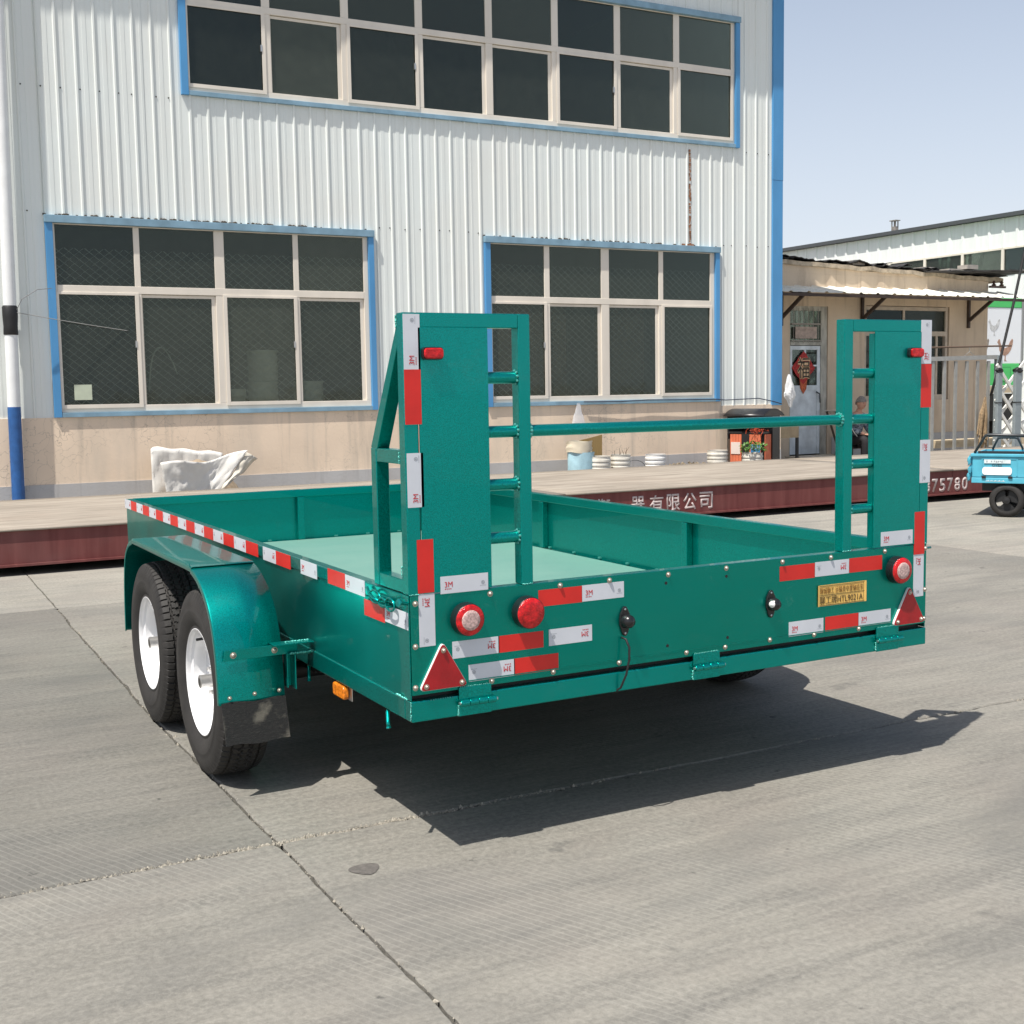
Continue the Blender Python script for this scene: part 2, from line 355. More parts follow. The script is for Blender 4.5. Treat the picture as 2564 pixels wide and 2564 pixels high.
# ------------------------------------------------------------------ ground
B().add([(-700, -700, -.05), (700, -700, -.05), (700, 900, -.05), (-700, 900, -.05)], [(0, 1, 2, 3)]).build('ground', CONC)['kind'] = 'structure'
GROUND = bpy.data.objects['ground']
XJ = [-18.3, -12.3, -6.3, -.3, 7.07, 13.1, 19.1, 25.1]; YJ = [-15.0, -9.9, -4.75, .415, 5.53, 10.9, 16.2, 21.5, 27]
def joint_x(xj, y):
    o = noise.noise(Vector((xj * 3.1, y * 2.2, 0))) * .012 + noise.noise(Vector((xj * 7, y * 17, 3))) * .006
    if abs(xj + .3) < .01: o += max(0, (y - 2.2)) * .022
    return xj + o
def joint_y(yj, x): return yj + noise.noise(Vector((x * 2.2, yj * 3.3, 5))) * .014 + noise.noise(Vector((x * 15, yj, 9))) * .007
def chip(x, y, s): return .004 + .007 * max(0, noise.noise(Vector((x * 21, y * 21, s)))) + .012 * max(0, noise.noise(Vector((x * 6, y * 6, s + 4))) - .15)
def slab(i, j):
    x0, x1, y0, y1 = XJ[i], XJ[i + 1], YJ[j], YJ[j + 1]; pts = []
    near = (i in (2, 3) and j in (1, 2, 3, 4)) or (i == 4 and j in (2, 3, 4)); st = .035 if near else .4
    nx = int((x1 - x0) / st); ny = int((y1 - y0) / st)
    xc = .006 if y0 == .415 else 0; xt = .006 if y1 == .415 else 0
    for k in range(nx): x = x0 + (x1 - x0) * k / nx; pts.append([x, joint_y(y0, x) + chip(x, y0, 1) + xc * abs(noise.noise(Vector((x * 34, 1, 2)))) * 2])
    for k in range(ny): y = y0 + (y1 - y0) * k / ny; pts.append([joint_x(x1, y) - chip(x1, y, 2), y])
    for k in range(nx): x = x1 - (x1 - x0) * k / nx; pts.append([x, joint_y(y1, x) - chip(x, y1, 3) - xt * abs(noise.noise(Vector((x * 31, 5, 2)))) * 2])
    for k in range(ny): y = y1 - (y1 - y0) * k / ny; pts.append([joint_x(x0, y) + chip(x0, y, 4), y])
    for c in (0, nx, nx + ny, 2 * nx + ny):
        cx = x0 if c in (0, 2 * nx + ny) else x1; cy = y0 if c in (0, nx) else y1
        jx = joint_x(cx, cy); jy = joint_y(cy, cx)
        pts[c] = [jx + (.012 if cx == x0 else -.012), jy + (.012 if cy == y0 else -.012)]
    # bevelled rim: lower ring at depth
    n = len(pts); cx_ = (x0 + x1) / 2; cy_ = (y0 + y1) / 2
    ins = [(p[0] + (.006 if p[0] < cx_ else -.006) * (1 if abs(p[0] - x0) < .06 or abs(p[0] - x1) < .06 else 0), p[1] + (.006 if p[1] < cy_ else -.006) * (1 if abs(p[1] - y0) < .06 or abs(p[1] - y1) < .06 else 0)) for p in pts]
    vs = [(p[0], p[1], 0) for p in ins] + [(p[0], p[1], -.006) for p in pts] + [(p[0], p[1], -.045) for p in pts]
    fs = [tuple(range(n))] + [(k, k + n, (k + 1) % n + n, (k + 1) % n) for k in range(n)] + [(k + n, k + 2 * n, (k + 1) % n + 2 * n, (k + 1) % n + n) for k in range(n)]
    cm = CONC if y0 > 5 or x0 > 7 else (CONC_M if y1 < 1 or x0 > -1 else CONC_D)
    B().add(vs, fs).build('concrete_slab', cm, GROUND)
for i in range(len(XJ) - 1):
    for j in range(len(YJ) - 1): slab(i, j)
# grit lying in the joints
g = B()
for k in range(3000):
    if k % 3:
        x = rnd.gauss(-.1, .55) if k % 4 else rnd.uniform(-2.2, 5.5); y = joint_y(.415, x) + rnd.gauss(0, .009); big = rnd.random() ** 5
    elif k % 9: continue
    else: y = rnd.uniform(-1.2, 6); x = joint_x(-.3, y) + rnd.gauss(0, .008); big = rnd.random() ** 5
    if 1.2 < x < 3 and rnd.random() < .5: continue
    r = .0024 + .007 * big; h = r * rnd.uniform(.4, .9); z = -.008 + rnd.random() * .007
    a = rnd.uniform(0, 3); c, s_ = math.cos(a) * r, math.sin(a) * r
    g.add([(x + c, y + s_, z), (x - s_, y + c, z), (x - c, y - s_, z), (x + s_, y - c * .7, z), (x + c * .2, y + s_ * .3, z + h * 1.6)], [(0, 1, 4), (1, 2, 4), (2, 3, 4), (3, 0, 4), (3, 2, 1, 0)])
gr = g.build('joint_grit', mat('pale grit', (.27, .245, .20), .9, var=.6, vscale=60), kind='stuff'); tag(gr, 'crumbled pale grit filling the joints between the concrete slabs', 'grit')
# oil spot: flat stain
st = B(); n = 26
st.add([(-.14 + (.045 + .006 * noise.noise(Vector((k, 0, 0)))) * math.cos(2 * math.pi * k / n) * 1.0 + .01 * math.sin(4 * math.pi * k / n), .06 + .045 * math.sin(2 * math.pi * k / n), .002) for k in range(n)], [tuple(range(n))])
s0 = st.build('oil_stain', mat('damp stain', (.105, .095, .085), .8, var=.25, vscale=60, bmp=.5, bscale=40)); s0['kind'] = 'structure'
s0.parent = GROUND
del s0['kind']

# ------------------------------------------------------------------ main building
FY = 12.0
bld = thing('factory_building', 'long white ribbed metal clad factory building with blue window trim and peach plaster base', 'building', (11.69, FY, 0))
W1 = (.76, 4.82, 1.2, 3.53); W2 = (6.45, 10.46, 1.2, 3.53); W3 = (2.40, 10.84, 5.03, 6.95); WL = (-5.2, -1.1, 1.2, 3.53)
WINS = [W1, W2, W3, WL]; TOP = 8.3; XL = -9.0; XR = 11.50
def inwin(x, z): return any(a < x < b and c < z < d for a, b, c, d in WINS)
def corr(x0, x1, z0, z1, y=FY, rib=.217, ph=.115, h=.017, w_=.038):
    """ribbed sheet between x0..x1"""
    prof = [(x0, 0)]; k = math.ceil((x0 - ph - w_) / rib)
    while True:
        c = ph + k * rib; k += 1
        if c - w_ / 2 > x1: break
        for dx, dh in ((-w_ / 2, 0), (-w_ / 4, h), (w_ / 4, h), (w_ / 2, 0), ):
            x = c + dx
            if x0 < x < x1: prof.append((x, dh))
        for dx, dh in ((rib * .38, .0), (rib * .385, .003), (rib * .60, .003), (rib * .605, 0)):
            x = c + dx
            if x0 < x < x1: prof.append((x, dh))
    prof.append((x1, 0)); prof.sort(key=lambda q: q[0])
    n = len(prof); b = B()
    b.add([(x, y - h_, z0) for x, h_ in prof] + [(x, y - h_, z1) for x, h_ in prof], [(i, i + 1, i + 1 + n, i + n) for i in range(n - 1)])
    return b
grid_x = sorted(set([XL, XR] + [round(.115 + .1085 + .868 * k, 3) for k in range(-11, 14) if XL < .115 + .1085 + .868 * k < XR - .2] + [e for W_ in WINS for e in W_[:2]]))
cells = []
for a, b_ in zip(grid_x[:-1], grid_x[1:]):
    m_ = (a + b_) / 2; zb = 1.13 if m_ > 10.5 else 1.2; z = zb
    for W_ in sorted(WINS, key=lambda q: q[2]):
        if W_[0] < m_ < W_[1]:
            if W_[2] > z + .01: cells.append((a, b_, z, W_[2]))
            z = W_[3]
    cells.append((a, b_, z, TOP))
for k, (a, b_, z0, z1) in enumerate(cells):
    corr(a, b_ + .002, z0, z1, FY - (0, .004, .0015, .0055)[k % 4], w_=(.038, .034, .042)[k % 3]).build('cladding_panel', CLAD, bld)
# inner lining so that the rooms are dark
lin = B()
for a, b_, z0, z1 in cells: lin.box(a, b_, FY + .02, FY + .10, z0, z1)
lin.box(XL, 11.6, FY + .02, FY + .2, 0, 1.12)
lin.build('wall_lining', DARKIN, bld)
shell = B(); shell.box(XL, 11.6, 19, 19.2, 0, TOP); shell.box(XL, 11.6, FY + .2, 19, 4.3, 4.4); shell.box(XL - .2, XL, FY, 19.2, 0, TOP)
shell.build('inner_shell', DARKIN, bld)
box('end_wall', CLAD, (11.62, 11.69, FY + .02, 19.2, 0, TOP), bld)
B().prism([(FY - .5, TOP), (19.6, TOP), (19.6, TOP + .1), (15.8, TOP + .9), (FY - .5, TOP + .1)], 0, XL - .3, 11.9).build('roof', mat('grey roof', (.3, .32, .33), .6), bld)
box('base_wall', PEACH, (XL, 11.69, FY - .02, FY + .02, .42, 1.135), bld)
box('base_wall', PEACH, (XL, 10.5, FY - .02, FY + .02, 1.135, 1.2), bld)
box('plinth', PLINTH, (XL, 11.69, FY - .03, FY + .02, 0, .42), bld)
# blue corner flashing, two lengths with an overlap
box('corner_flashing', BLUE, (11.5, 11.70, FY - .035, FY + .02, 1.12, 4.61), bld, .004)
box('corner_flashing', BLUE, (11.497, 11.703, FY - .038, FY + .02, 4.6, TOP), bld, .004)
sc_ = B()
for k in range(-40, 54):
    x = .115 + .217 * k + rnd.choice((-.035, .035))
    if not inwin(x, 3.5) and XL < x < XR: sc_.lathe([(0, .009), (.007, .009), (.010, .0005)], (x, FY - .002, 3.575 + rnd.uniform(-.01, .01)), (0, -1, 0), 6)
    if not inwin(x, 4.9) and 10.9 < x < XR or x < 2.3: sc_.lathe([(0, .009), (.007, .009), (.010, .0005)], (x, FY - .002, 4.98), (0, -1, 0), 6)
sc_.build('cladding_screws', mat('dark screw', (.05, .045, .04), .5, .5), bld, kind='stuff')
# rust streak down one rib, and flecks of rust on the window heads
rs = B()
for k in range(46):
    z = 3.56 + k * .03; 
    if rnd.random() < .93: xx = 9.927 + rnd.uniform(-.006, .006); rs.box(xx - rnd.uniform(.008, .019), xx + rnd.uniform(.006, .016), FY - .0215, FY - .0165, z, z + rnd.uniform(.015, .05))
for x, w_ in ((9.93, .06), (9.80, .03)): rs.box(x - w_, x + w_, FY - .031, FY - .022, 3.53, 3.56)
rs.build('rust_streak', RUST, bld)
dirt = B()
for k in range(150):
    W_ = rnd.choice((W1, W2, W1)); x = W_[0] + abs(rnd.gauss(1.9, .9)) if W_ is W1 else rnd.uniform(W_[0], W_[1])
    if x > W_[1] - .05: continue
    s_ = rnd.uniform(.006, .022); dirt.ball((x, FY - .02, W_[3] + .008), s_ * 1.5, .01, s_, 5, 3, .6)
dirt.build('moss_clumps', mat('dry moss', (.06, .045, .03), .95), bld, kind='stuff')

def window(name_x, win, cols, ztr, proud, gparent, mesh_on=True, lowz=None):
    x0, x1, z0, z1 = win; w_ = B().box(x0 + .085, x1 - .075, FY - .012, FY + .03, z0 + .055, z0 + .13)
    iz0, iz1 = z0 + .13, z1 - .085
    w_.box(x0 + .085, cols[0][0], FY - .012, FY + .03, iz0, iz1)
    w_.box(cols[-1][1], x1 - .075, FY - .012, FY + .03, iz0, iz1)
    w_.box(cols[0][0], cols[-1][1], FY - .012, FY + .03, iz1 - .012, iz1)
    for (a, b1), (c, d) in zip(cols[:-1], cols[1:]):
        w_.box(b1, c, FY - .012, FY + .03, iz0, ztr[0]); w_.box(b1, c, FY - .010, FY + .03, ztr[1], iz1 - .012)
    w_.box(cols[0][0], cols[-1][1], FY - .014, FY + .03, ztr[0], ztr[1])
    w = w_.build('window', CREAM, gparent, bevel=.004)
    box('side_trim', BLUE, (x0, x0 + .085, FY - .055, FY + .02, z0, z1 - .085), w, .003); box('side_trim', BLUE, (x1 - .075, x1, FY - .055, FY + .02, z0, z1 - .085), w, .003)
    box('head_trim', BLUED, (x0 - .005, x1 + .005, FY - .075, FY + .02, z1 - .085, z1), w, .003); box('sill_trim', BLUED, (x0 + .085, x1 - .075, FY - .05, FY + .02, z0, z0 + .055), w, .003)
    for k, (a, b1) in enumerate(cols):
        box('pane', GLASS, (a, b1, FY + .004, FY + .008, ztr[1], iz1 - .012), w)
        # sliding sash
        dy = -.024 if k in proud else .006; e = .03
        s = B(); za, zb = (iz0 - .03, ztr[0] + .01) if k in proud else (iz0, ztr[0] - .04)
        if k in proud:
            s.box(a - .035, a + e * .4, FY + dy, FY + dy + .01, za, zb); s.box(b1 - e * .4, b1 + .035, FY + dy, FY + dy + .01, za, zb)
            s.box(a + e * .4, b1 - e * .4, FY + dy, FY + dy + .01, za, za + .045); s.box(a + e * .4, b1 - e * .4, FY + dy, FY + dy + .01, zb - .03, zb)
        else:
            s.box(a, a + .012, FY + .012, FY + .028, za, zb); s.box(b1 - .05, b1, FY + .012, FY + .028, za, zb)
            s.box(a, b1, FY + .012, FY + .028, zb, zb + .035)
        s.build('sash', CREAM, w, bevel=.002)
        box('pane', GLASS, (a + .012, b1 - .012, FY + (.0 if k in proud else .018), FY + (.004 if k in proud else .022), iz0, ztr[0]), w)
        if k in proud and k < len(cols) - 1: box('latch', STEEL, (b1 - .03, b1 - .01, FY - .03, FY, (z0 + z1) / 2 - .35, (z0 + z1) / 2 - .27), w)
    if mesh_on:
        mb = B(); X0, X1, Z0, Z1 = x0 + .1, x1 - .1, z0 + .1, min(z1 - .35, 6.3); px = .115; sl = .80
        c = X0 - (Z1 - Z0) / sl
        while c < X1 + (Z1 - Z0) / sl:
            for sg in (1, -1):
                # line x = c + sg*(z-Z0)/sl clipped to the box
                pts = []
                for z in (Z0, Z1):
                    x = c + sg * (z - Z0) / sl
                    if x < X0: z = Z0 + (X0 - c) * sl * sg; x = X0
                    if x > X1: z = Z0 + (X1 - c) * sl * sg; x = X1
                    pts.append((x, z))
                if all(Z0 - 1e-4 <= q[1] <= Z1 + 1e-4 for q in pts) and abs(pts[0][1] - pts[1][1]) > .02:
                    y = FY + .135 + .006 * sg
                    mb.tube([(pts[0][0], y, pts[0][1]), (pts[1][0], y, pts[1][1])], .0034, 3, False)
            c += px
        mb.build('wire_guard', WIRE, w, kind='stuff')
    return w
c1 = [(.87, 1.757), (1.827, 2.725), (2.848, 3.732), (3.802, 4.68)]
c2 = [(6.545, 7.403), (7.489, 8.349), (8.484, 9.36), (9.44, 10.304)]
window('a', W1, c1, (2.65, 2.738), (0, 2), bld)
window('b', W2, c2, (2.64, 2.727), (0, 3), bld)
cL = [(a - 5.96, b - 5.96) for a, b in c1]; window('c', WL, cL, (2.65, 2.738), (0, 2), bld)
c3 = []; xx = 2.5
for k in range(8): c3.append((xx, xx + .93)); xx += 1.035
c3[-1] = (c3[-1][0], 10.70)
window('d', W3, c3, (6.1, 6.18), (0, 2, 5, 7), bld, False)

# interior things seen through the glass
def drum(x, y, z, r, h, m, label, grp=None, cat='drum', rib=3):
    t = thing('plastic_drum', label, cat, (x, y, z), grp); pr = [(0, .001), (0, r * .93)]
    for k in range(rib):
        a = h * (.08 + .84 * k / rib); pr += [(a, r * .94), (a + h * .06, r), (a + h * .1, r), (a + h * .16, r * .94)]
    pr += [(h * .93, r * .95), (h * .94, r * 1.03), (h, r * 1.03)]
    B().lathe(pr, (x, y, z), n=28).build('barrel', m, t, smooth=True, auto=35)
    B().lathe([(h, r * 1.03), (h + .006, r * .9), (h + .004, .001)], (x, y, z), n=28).build('lid', m, t, smooth=True, auto=30)
    return t
DR = mat('milky plastic', (.85, .85, .78), .4, var=.15, vscale=6)
lev = ['bottom', 'second', 'third', 'fourth', 'topmost']
for s_, (x, nm) in enumerate(((3.36, 'left'), (3.98, 'right'))):
    for k in range(5):
        if s_ == 1 and k == 4: continue
        drum(x + .01 * k, 12.36, .40 * k, .20, .39, DR, '%s white plastic drum in the %s stack behind the big left window' % (lev[k], nm), 'drums stacked indoors')
drum(2.98, 12.33, .0, .17, 1.5, DR, 'tall milky plastic drum standing indoors left of the stacked drums', None)
pn = B().box(1.0, 1.20, 11.988, 11.992, 1.40, 1.58).build('paper_note', mat('old paper', (.50, .55, .42), .8, var=.1)); tag(pn, 'small pale paper note taped in the lower left corner of the left window', 'note')
hz = B().tube([(1.83 + .05 + .27 * (1 - math.cos(t)) * .72, 12.05, 1.38 + .62 * math.sin(t) + .08 * math.sin(2 * t)) for t in [k * .13 for k in range(1, 20)]], .0085, 8).build('hose_loop', mat('grey hose', (.75, .77, .73), .6), smooth=True); tag(hz, 'pale bent hose end hanging inside the second pane of the left window', 'hose')
cb = B().box(6.9, 8.02, 12.45, 12.5, 1.2, 2.65).build('cardboard_screen', mat('brown board', (.17, .13, .075), .9, var=.2)); tag(cb, 'brown board leaning behind the left half of the right window', 'board')
cb = B().box(8.52, 9.38, 12.42, 12.46, 1.2, 2.62).build('cardboard_screen', mat('brown board', (.17, .13, .075), .9)); tag(cb, 'olive brown board blocking the third pane of the right window', 'board')

# ------------------------------------------------------------------ weighbridge
PY = 7.38; PZ = .385
wb = thing('weighbridge', 'long low oxide red steel weighbridge with dusty pale deck and white painted characters', 'weighbridge', (2, PY, 0))
for k in range(-3, 6):
    x0 = -12 + 5.5 * (k + 3) + .45; x1 = x0 + 5.494
    b = B(); b.grid(lambda u, v, x0=x0, x1=x1: (x0 + (x1 - x0) * u, PY - .02 + 3.05 * v, PZ + .004 * noise.noise(Vector(((x0 + (x1 - x0) * u) * .6, v * 2, 1)))), 16, 8)
    o = b.build('deck_plate', SDECK, wb, smooth=True); mo = o.modifiers.new('s', 'SOLIDIFY'); mo.thickness = .02; mo.offset = -1
    box('side_beam', BEAM, (x0, x1, PY, PY + .012, .095, PZ - .021), wb)
    box('bottom_flange', BEAM, (x0, x1, PY - .03, PY + .12, .075, .094), wb)
    for dx in (.11, .30):
        B().prism([(PY - .035, PZ - .022), (PY, PZ - .022), (PY, PZ - .2), (PY - .01, PZ - .2)], 0, x0 + dx - 1.1 + .0, x0 + dx - 1.1 + .01).build('gusset', mat('dusty red gusset', (.33, .19, .15), .8), wb)
B().box(-11, 36, PY + 2.9, PY + 3.0, .02, PZ - .03).build('rear_beam', BEAM, wb)
for k in range(12):
    x = -10 + 4 * k; B().box(x, x + .3, PY + .6, PY + .9, 0, PZ - .03).build('footing', PLINTH, wb)
PAL = mat('faded white paint', (.50, .42, .40), .8, var=.2, vscale=30)
for ch, xc in (('衡', 5.40), ('器', 5.83), ('有', 6.065), ('限', 6.285), ('公', 6.50), ('司', 6.715)):
    lettering(ch, PAL, wb, (xc - .085, PY - .002, .125), (1, 0, 0), (0, 0, 1), .175, .185, .002, bold=.014)
for k, ch in enumerate('875780'):
    lettering(ch, PAL, wb, (9.975 + .128 * k, PY - .002, .115), (1, 0, 0), (0, 0, 1), .10, .165, .002, bold=.025)

# ------------------------------------------------------------------ TRAILER
W = 2.15; L = 4.18
tr = thing('flatbed_trailer', 'teal twin axle flatbed trailer with two upright loading ramps and red white tape', 'trailer', (W / 2, 1.7, 0))
ZB, ZC, ZT = .450, .515, .838
def mirror(x): return W - x
# chassis
for nm, e in (('rear', (0, W, 0, .05, ZB, ZC)), ('front', (0, W, L - .05, L, ZB, ZC)), ('l', (0, .05, .051, L - .051, ZB, ZC)), ('r', (W - .05, W, .051, L - .051, ZB, ZC))):
    box('frame_beam', TEAL, e, tr, .004)
for k in range(7): box('cross_member', TEAL, (.052, W - .052, .5 + .55 * k, .55 + .55 * k, ZB + .002, ZC - .006), tr)
for x in (.5, W - .56): box('long_member', TEAL, (x, x + .06, .6, L - .052, ZB - .03, ZB + .001), tr)
d_ = B(); d_.bar((.4, L, .42), (W / 2 - .03, L + 1.3, .42), .06, .08); d_.bar((W - .4, L, .42), (W / 2 + .03, L + 1.3, .42), .06, .08); d_.tube([(W / 2, L + 1.25, .42), (W / 2, L + 1.5, .42)], .03)
d_.build('drawbar', TEAL, tr, bevel=.003)
B().tube([(W / 2 + .12, L + 1.0, .0), (W / 2 + .12, L + 1.0, .55)], .03).build('jack_stand', TEAL, tr)
dk = B(); dk.grid(lambda u, v: (.05 + (W - .1) * u, .052 + (L - .10) * v, .522), 2, 4); o = dk.build('deck_plate', DECK, tr); mo = o.modifiers.new('s', 'SOLIDIFY'); mo.thickness = .005; mo.offset = -1
# side walls
for sx, x in ((1, 0.), (-1, W)):
    X = lambda a: x + sx * a
    box('side_wall', TEAL, (X(.006), X(.009), .053, L - .012, ZC + .001, ZT - .044), tr)
    box('top_rail', TEAL, (X(.0), X(.042), .053, L - .003, ZT - .045, ZT), tr, .004)
    for y in (.052, 1.47, 2.87, L - .062):
        box('side_stake', TEAL, (X(.0095), X(.045), y, y + .045, ZC + .008, ZT - .046), tr, .003)
    for k in range(9): pass
box('front_wall', TEAL, (.012, W - .012, L - .009, L - .006, ZC + .001, ZT - .044), tr)
box('top_rail', TEAL, (.043, W - .043, L - .042, L, ZT - .045, ZT + .001), tr, .004)
for x in (1.05, ): box('front_stake', TEAL, (x, x + .045, L - .045, L - .0095, ZC + .008, ZT - .046), tr, .003)
for X_ in ((0, .004), (W - .004, W)): box('corner_post', TEAL, (X_[0], X_[1], .0055, .0525, ZC + .001, ZT), tr, .001)
# seams with tack welds along the floor
for k in range(12): pass
wd = B()
for k in range(40): 
    y = .4 + .27 * k
    if y < L - .1: wd.box(W - .022, W - .010, y, y + .02, .523, .531)
    x = .2 + .22 * k
    if x < W - .1: wd.box(x, x + .02, L - .022, L - .010, .523, .531)
wd.build('tack_welds', mat('weld bead', (.1, .42, .36), .3, .5), tr, kind='stuff')
# tailgate
tg = B().box(.004, W - .004, 0, .004, ZC + .018, ZT).build('tailgate', TEALR, tr, bevel=.0015)
box('tailgate_frame', TEAL, (.004, W - .004, .0045, .045, ZT - .045, ZT), tr, .003)
box('tailgate_frame', TEAL, (.004, W - .004, .0045, .045, ZC + .018, ZC + .058), tr, .003)
for k in range(5): box('tailgate_stiffener', TEAL, (.1 + .47 * k, .14 + .47 * k, .0045, .045, ZC + .06, ZT - .046), tr)
box('seam_lip', TEALR, (.004, W - .004, -.0018, -.0002, ZC + .04, ZC + .043), tg)
box('gap_shade_strip', BLACK, (.01, W - .01, .03, .044, ZC + .0005, ZC + .0175), tr)  # black strip added to block light leaking through and darken the gap
# bolts
def bolt(x, z, parent=tr, r=.0075, y=-.0005, nrm=(0, -1, 0), pos=None):
    p = pos or (x, y, z)
    B().lathe([(0, r * 1.25), (.0012, r * 1.25), (.0014, r * .9), (.005, r * .82), (.008, r * .45), (.0085, .0003)], p, nrm, 10).build('bolt', BOLT, parent, smooth=True, auto=40)
for x, z in [(.273, .821), (.020, .814), (.525, .824), (.712, .824), (.946, .823), (1.190, .824), (1.439, .826), (1.665, .824), (1.930, .826), (2.139, .821), (2.139, .663), (2.138, .551),
             (1.804, .547), (1.588, .548), (1.383, .552), (1.020, .549), (1.185, .549), (.747, .547), (.495, .547), (.273, .546), (.014, .557), (.017, .683)]: bolt(x, z, tg)
for x, z in [(.937, .795), (1.191, .796), (1.196, .581), (.942, .581)]:
    B().lathe([(0, .0055), (.0007, .0055), (.0008, .0003)], (x, 0, z), (0, -1, 0), 10).build('bolt_hole', PLAST, tg)
# hinges
for x in (.157, 1.046, 1.889):
    h = B(); h.box(x, x + .112, -.006, -.0003, .5, .54); h.box(x, x + .112, -.006, -.0003, .450, .497)
    hg = h.build('hinge', TEAL, tg, bevel=.0015)
    for k in range(4):
        B().tube([(x + .0 + .031 * k, -.014, .4925), (x + .0295 + .031 * k, -.014, .4925)], .0105, 14).build('hinge_knuckle', TEAL, hg, smooth=True, bevel=.001, auto=40)
    B().tube([(x - .004, -.014, .4925), (x + .128, -.014, .4925)], .005, 10).build('hinge_pin', STEEL, hg, smooth=True, auto=40)
# tail lamps
def tail_lamp(x, z, clear):
    l = B().lathe([(0, .052), (.012, .052), (.030, .050), (.033, .047)], (x, 0, z), (0, -1, 0), 36).build('tail_lamp', PLAST, tr, smooth=True, auto=35)
    B().lathe([(.031, .0485), (.037, .045), (.0385, .030 if clear else .020), (.0385, .0003)], (x, 0, z), (0, -1, 0), 36).build('red_lens', LENSR, l, smooth=True)
    if clear: B().lathe([(.0380, .0315), (.0405, .030), (.041, .02), (.041, .0003)], (x, 0, z), (0, -1, 0), 36).build('clear_lens', LENSC, l, smooth=True)
tail_lamp(.187, .752, True); tail_lamp(.400, .752, False); tail_lamp(1.988, .752, True)
# marker lamps high on the ramps
def rrect(x0, x1, z0, z1, r, n=4):
    o = []
    for cx, cz, a0 in ((x1 - r, z1 - r, 0), (x0 + r, z1 - r, 90), (x0 + r, z0 + r, 180), (x1 - r, z0 + r, 270)):
        for k in range(n + 1): a = R(a0 + 90 * k / n); o.append((cx + r * math.cos(a), cz + r * math.sin(a)))
    return o
for x in (.057, 2.028):
    m_ = B().prism(rrect(x, x + .068, 1.541, 1.578, .010), 1, -.016, 0).build('marker_lamp', PLAST, tr, bevel=.002)
    B().prism(rrect(x + .003, x + .065, 1.544, 1.575, .010), 1, -.026, -.015).build('red_lens', LENSR, m_, bevel=.004)
# number plate lamps
def plate_lamp(x, z, lit):
    l = B().prism([(x + .021 * math.cos(R(a)) * (1 if abs(math.sin(R(a))) < .5 else .85), z + .05 * math.sin(R(a)) ** 1 if True else 0) for a in range(0, 360, 15)], 1, -.008, 0).build('plate_lamp', PLAST, tr, bevel=.002)
    B().lathe([(.005, .024), (.012, .024), (.028, .021), (.038, .013), (.041, .0003)], (x + .003, 0, z), (.15, -1, 0), 20).build('lamp_hood', PLAST, l, smooth=True, auto=40)
    for dz in (.04, -.04): B().lathe([(0, .004), (.002, .0003)], (x, -.0085, z + dz), (0, -1, 0), 8).build('screw', STEEL, l)
    if lit: B().lathe([(0, .012), (.004, .010), (.006, .0003)], (x - .012, -.026, z + .002), (-.9, -.6, 0), 14).build('lamp_window', WPL, l, smooth=True)
plate_lamp(.768, .684, False); plate_lamp(1.384, .681, True)
cbp = [(.757, -.003, .630), (.762, -.02, .626), (.768, -.03, .60), (.766, -.032, .56), (.758, -.026, .51), (.745, -.012, .465), (.735, .01, .448), (.72, .06, .445)]
B().tube(cbp, .0038, 8).build('lamp_cable', BLACK, tr, smooth=True)
# yellow plate
pl = B(); pl.grid(lambda u, v: (1.603 + .234 * u, -.0015 - .004 * (max(0, u - .9) * 10) ** 2 * .6 - .003 * (max(0, .05 - u) * 20), .648 + .077 * v), 16, 2)
plate = pl.build('number_plate', YEL, tr, solid=.0008)
bz = B()
for e in ((1.609, 1.831, .7215, .7225), (1.609, 1.831, .6875, .6885), (1.609, 1.831, .6505, .6515)): bz.box(e[0], e[1], -.0032, -.0022, e[2], e[3])
for e in ((1.608, 1.609), (1.824, 1.825)): bz.box(e[0], e[1], -.0032, -.0022, .6515, .7215)
bz.build('plate_border', INKK, plate)
lettering('聊城聊工 运输类中置轴挂车', mat('brown print', (.22, .10, .02), .6), plate, (1.613, -.003, .6925), (1, 0, 0), (0, 0, 1), .208, .024, bold=-.012)
lettering('聊工牌HTL9021A', INKK, plate, (1.612, -.003, .6545), (1, 0, 0), (0, 0, 1), .208, .030, bold=-.008)
# warning triangles
def triangle(pts):
    c = Vector((sum(p[0] for p in pts) / 3, sum(p[1] for p in pts) / 3))
    def rounded(s, r):
        o = []; P = [c + (Vector(p) - c) * s for p in pts]
        for i in range(3):
            a, b_, d = P[i - 1], P[i], P[(i + 1) % 3]; u = (a - b_).normalized(); v = (d - b_).normalized()
            for t in (0, .25, .5, .75, 1): q = (b_ + u * r) * (1 - t) ** 2 + b_ * 2 * t * (1 - t) + (b_ + v * r) * t ** 2; o.append(tuple(q))
        return o
    t = B().prism(rounded(1.0, .02), 1, -.010, 0).build('warning_triangle', WPL, tr, bevel=.0015)
    B().prism(rounded(.972, .018), 1, -.0125, -.0095).build('red_reflector', TRIR, t, bevel=.001)
    for p in pts: q = c + (Vector(p) - c) * .72; bolt(q.x, q.y, t, .007, -.0125)
triangle([(.104, .692), (.022, .545), (.188, .545)]); triangle([(2.050, .688), (1.966, .540), (2.134, .540)])
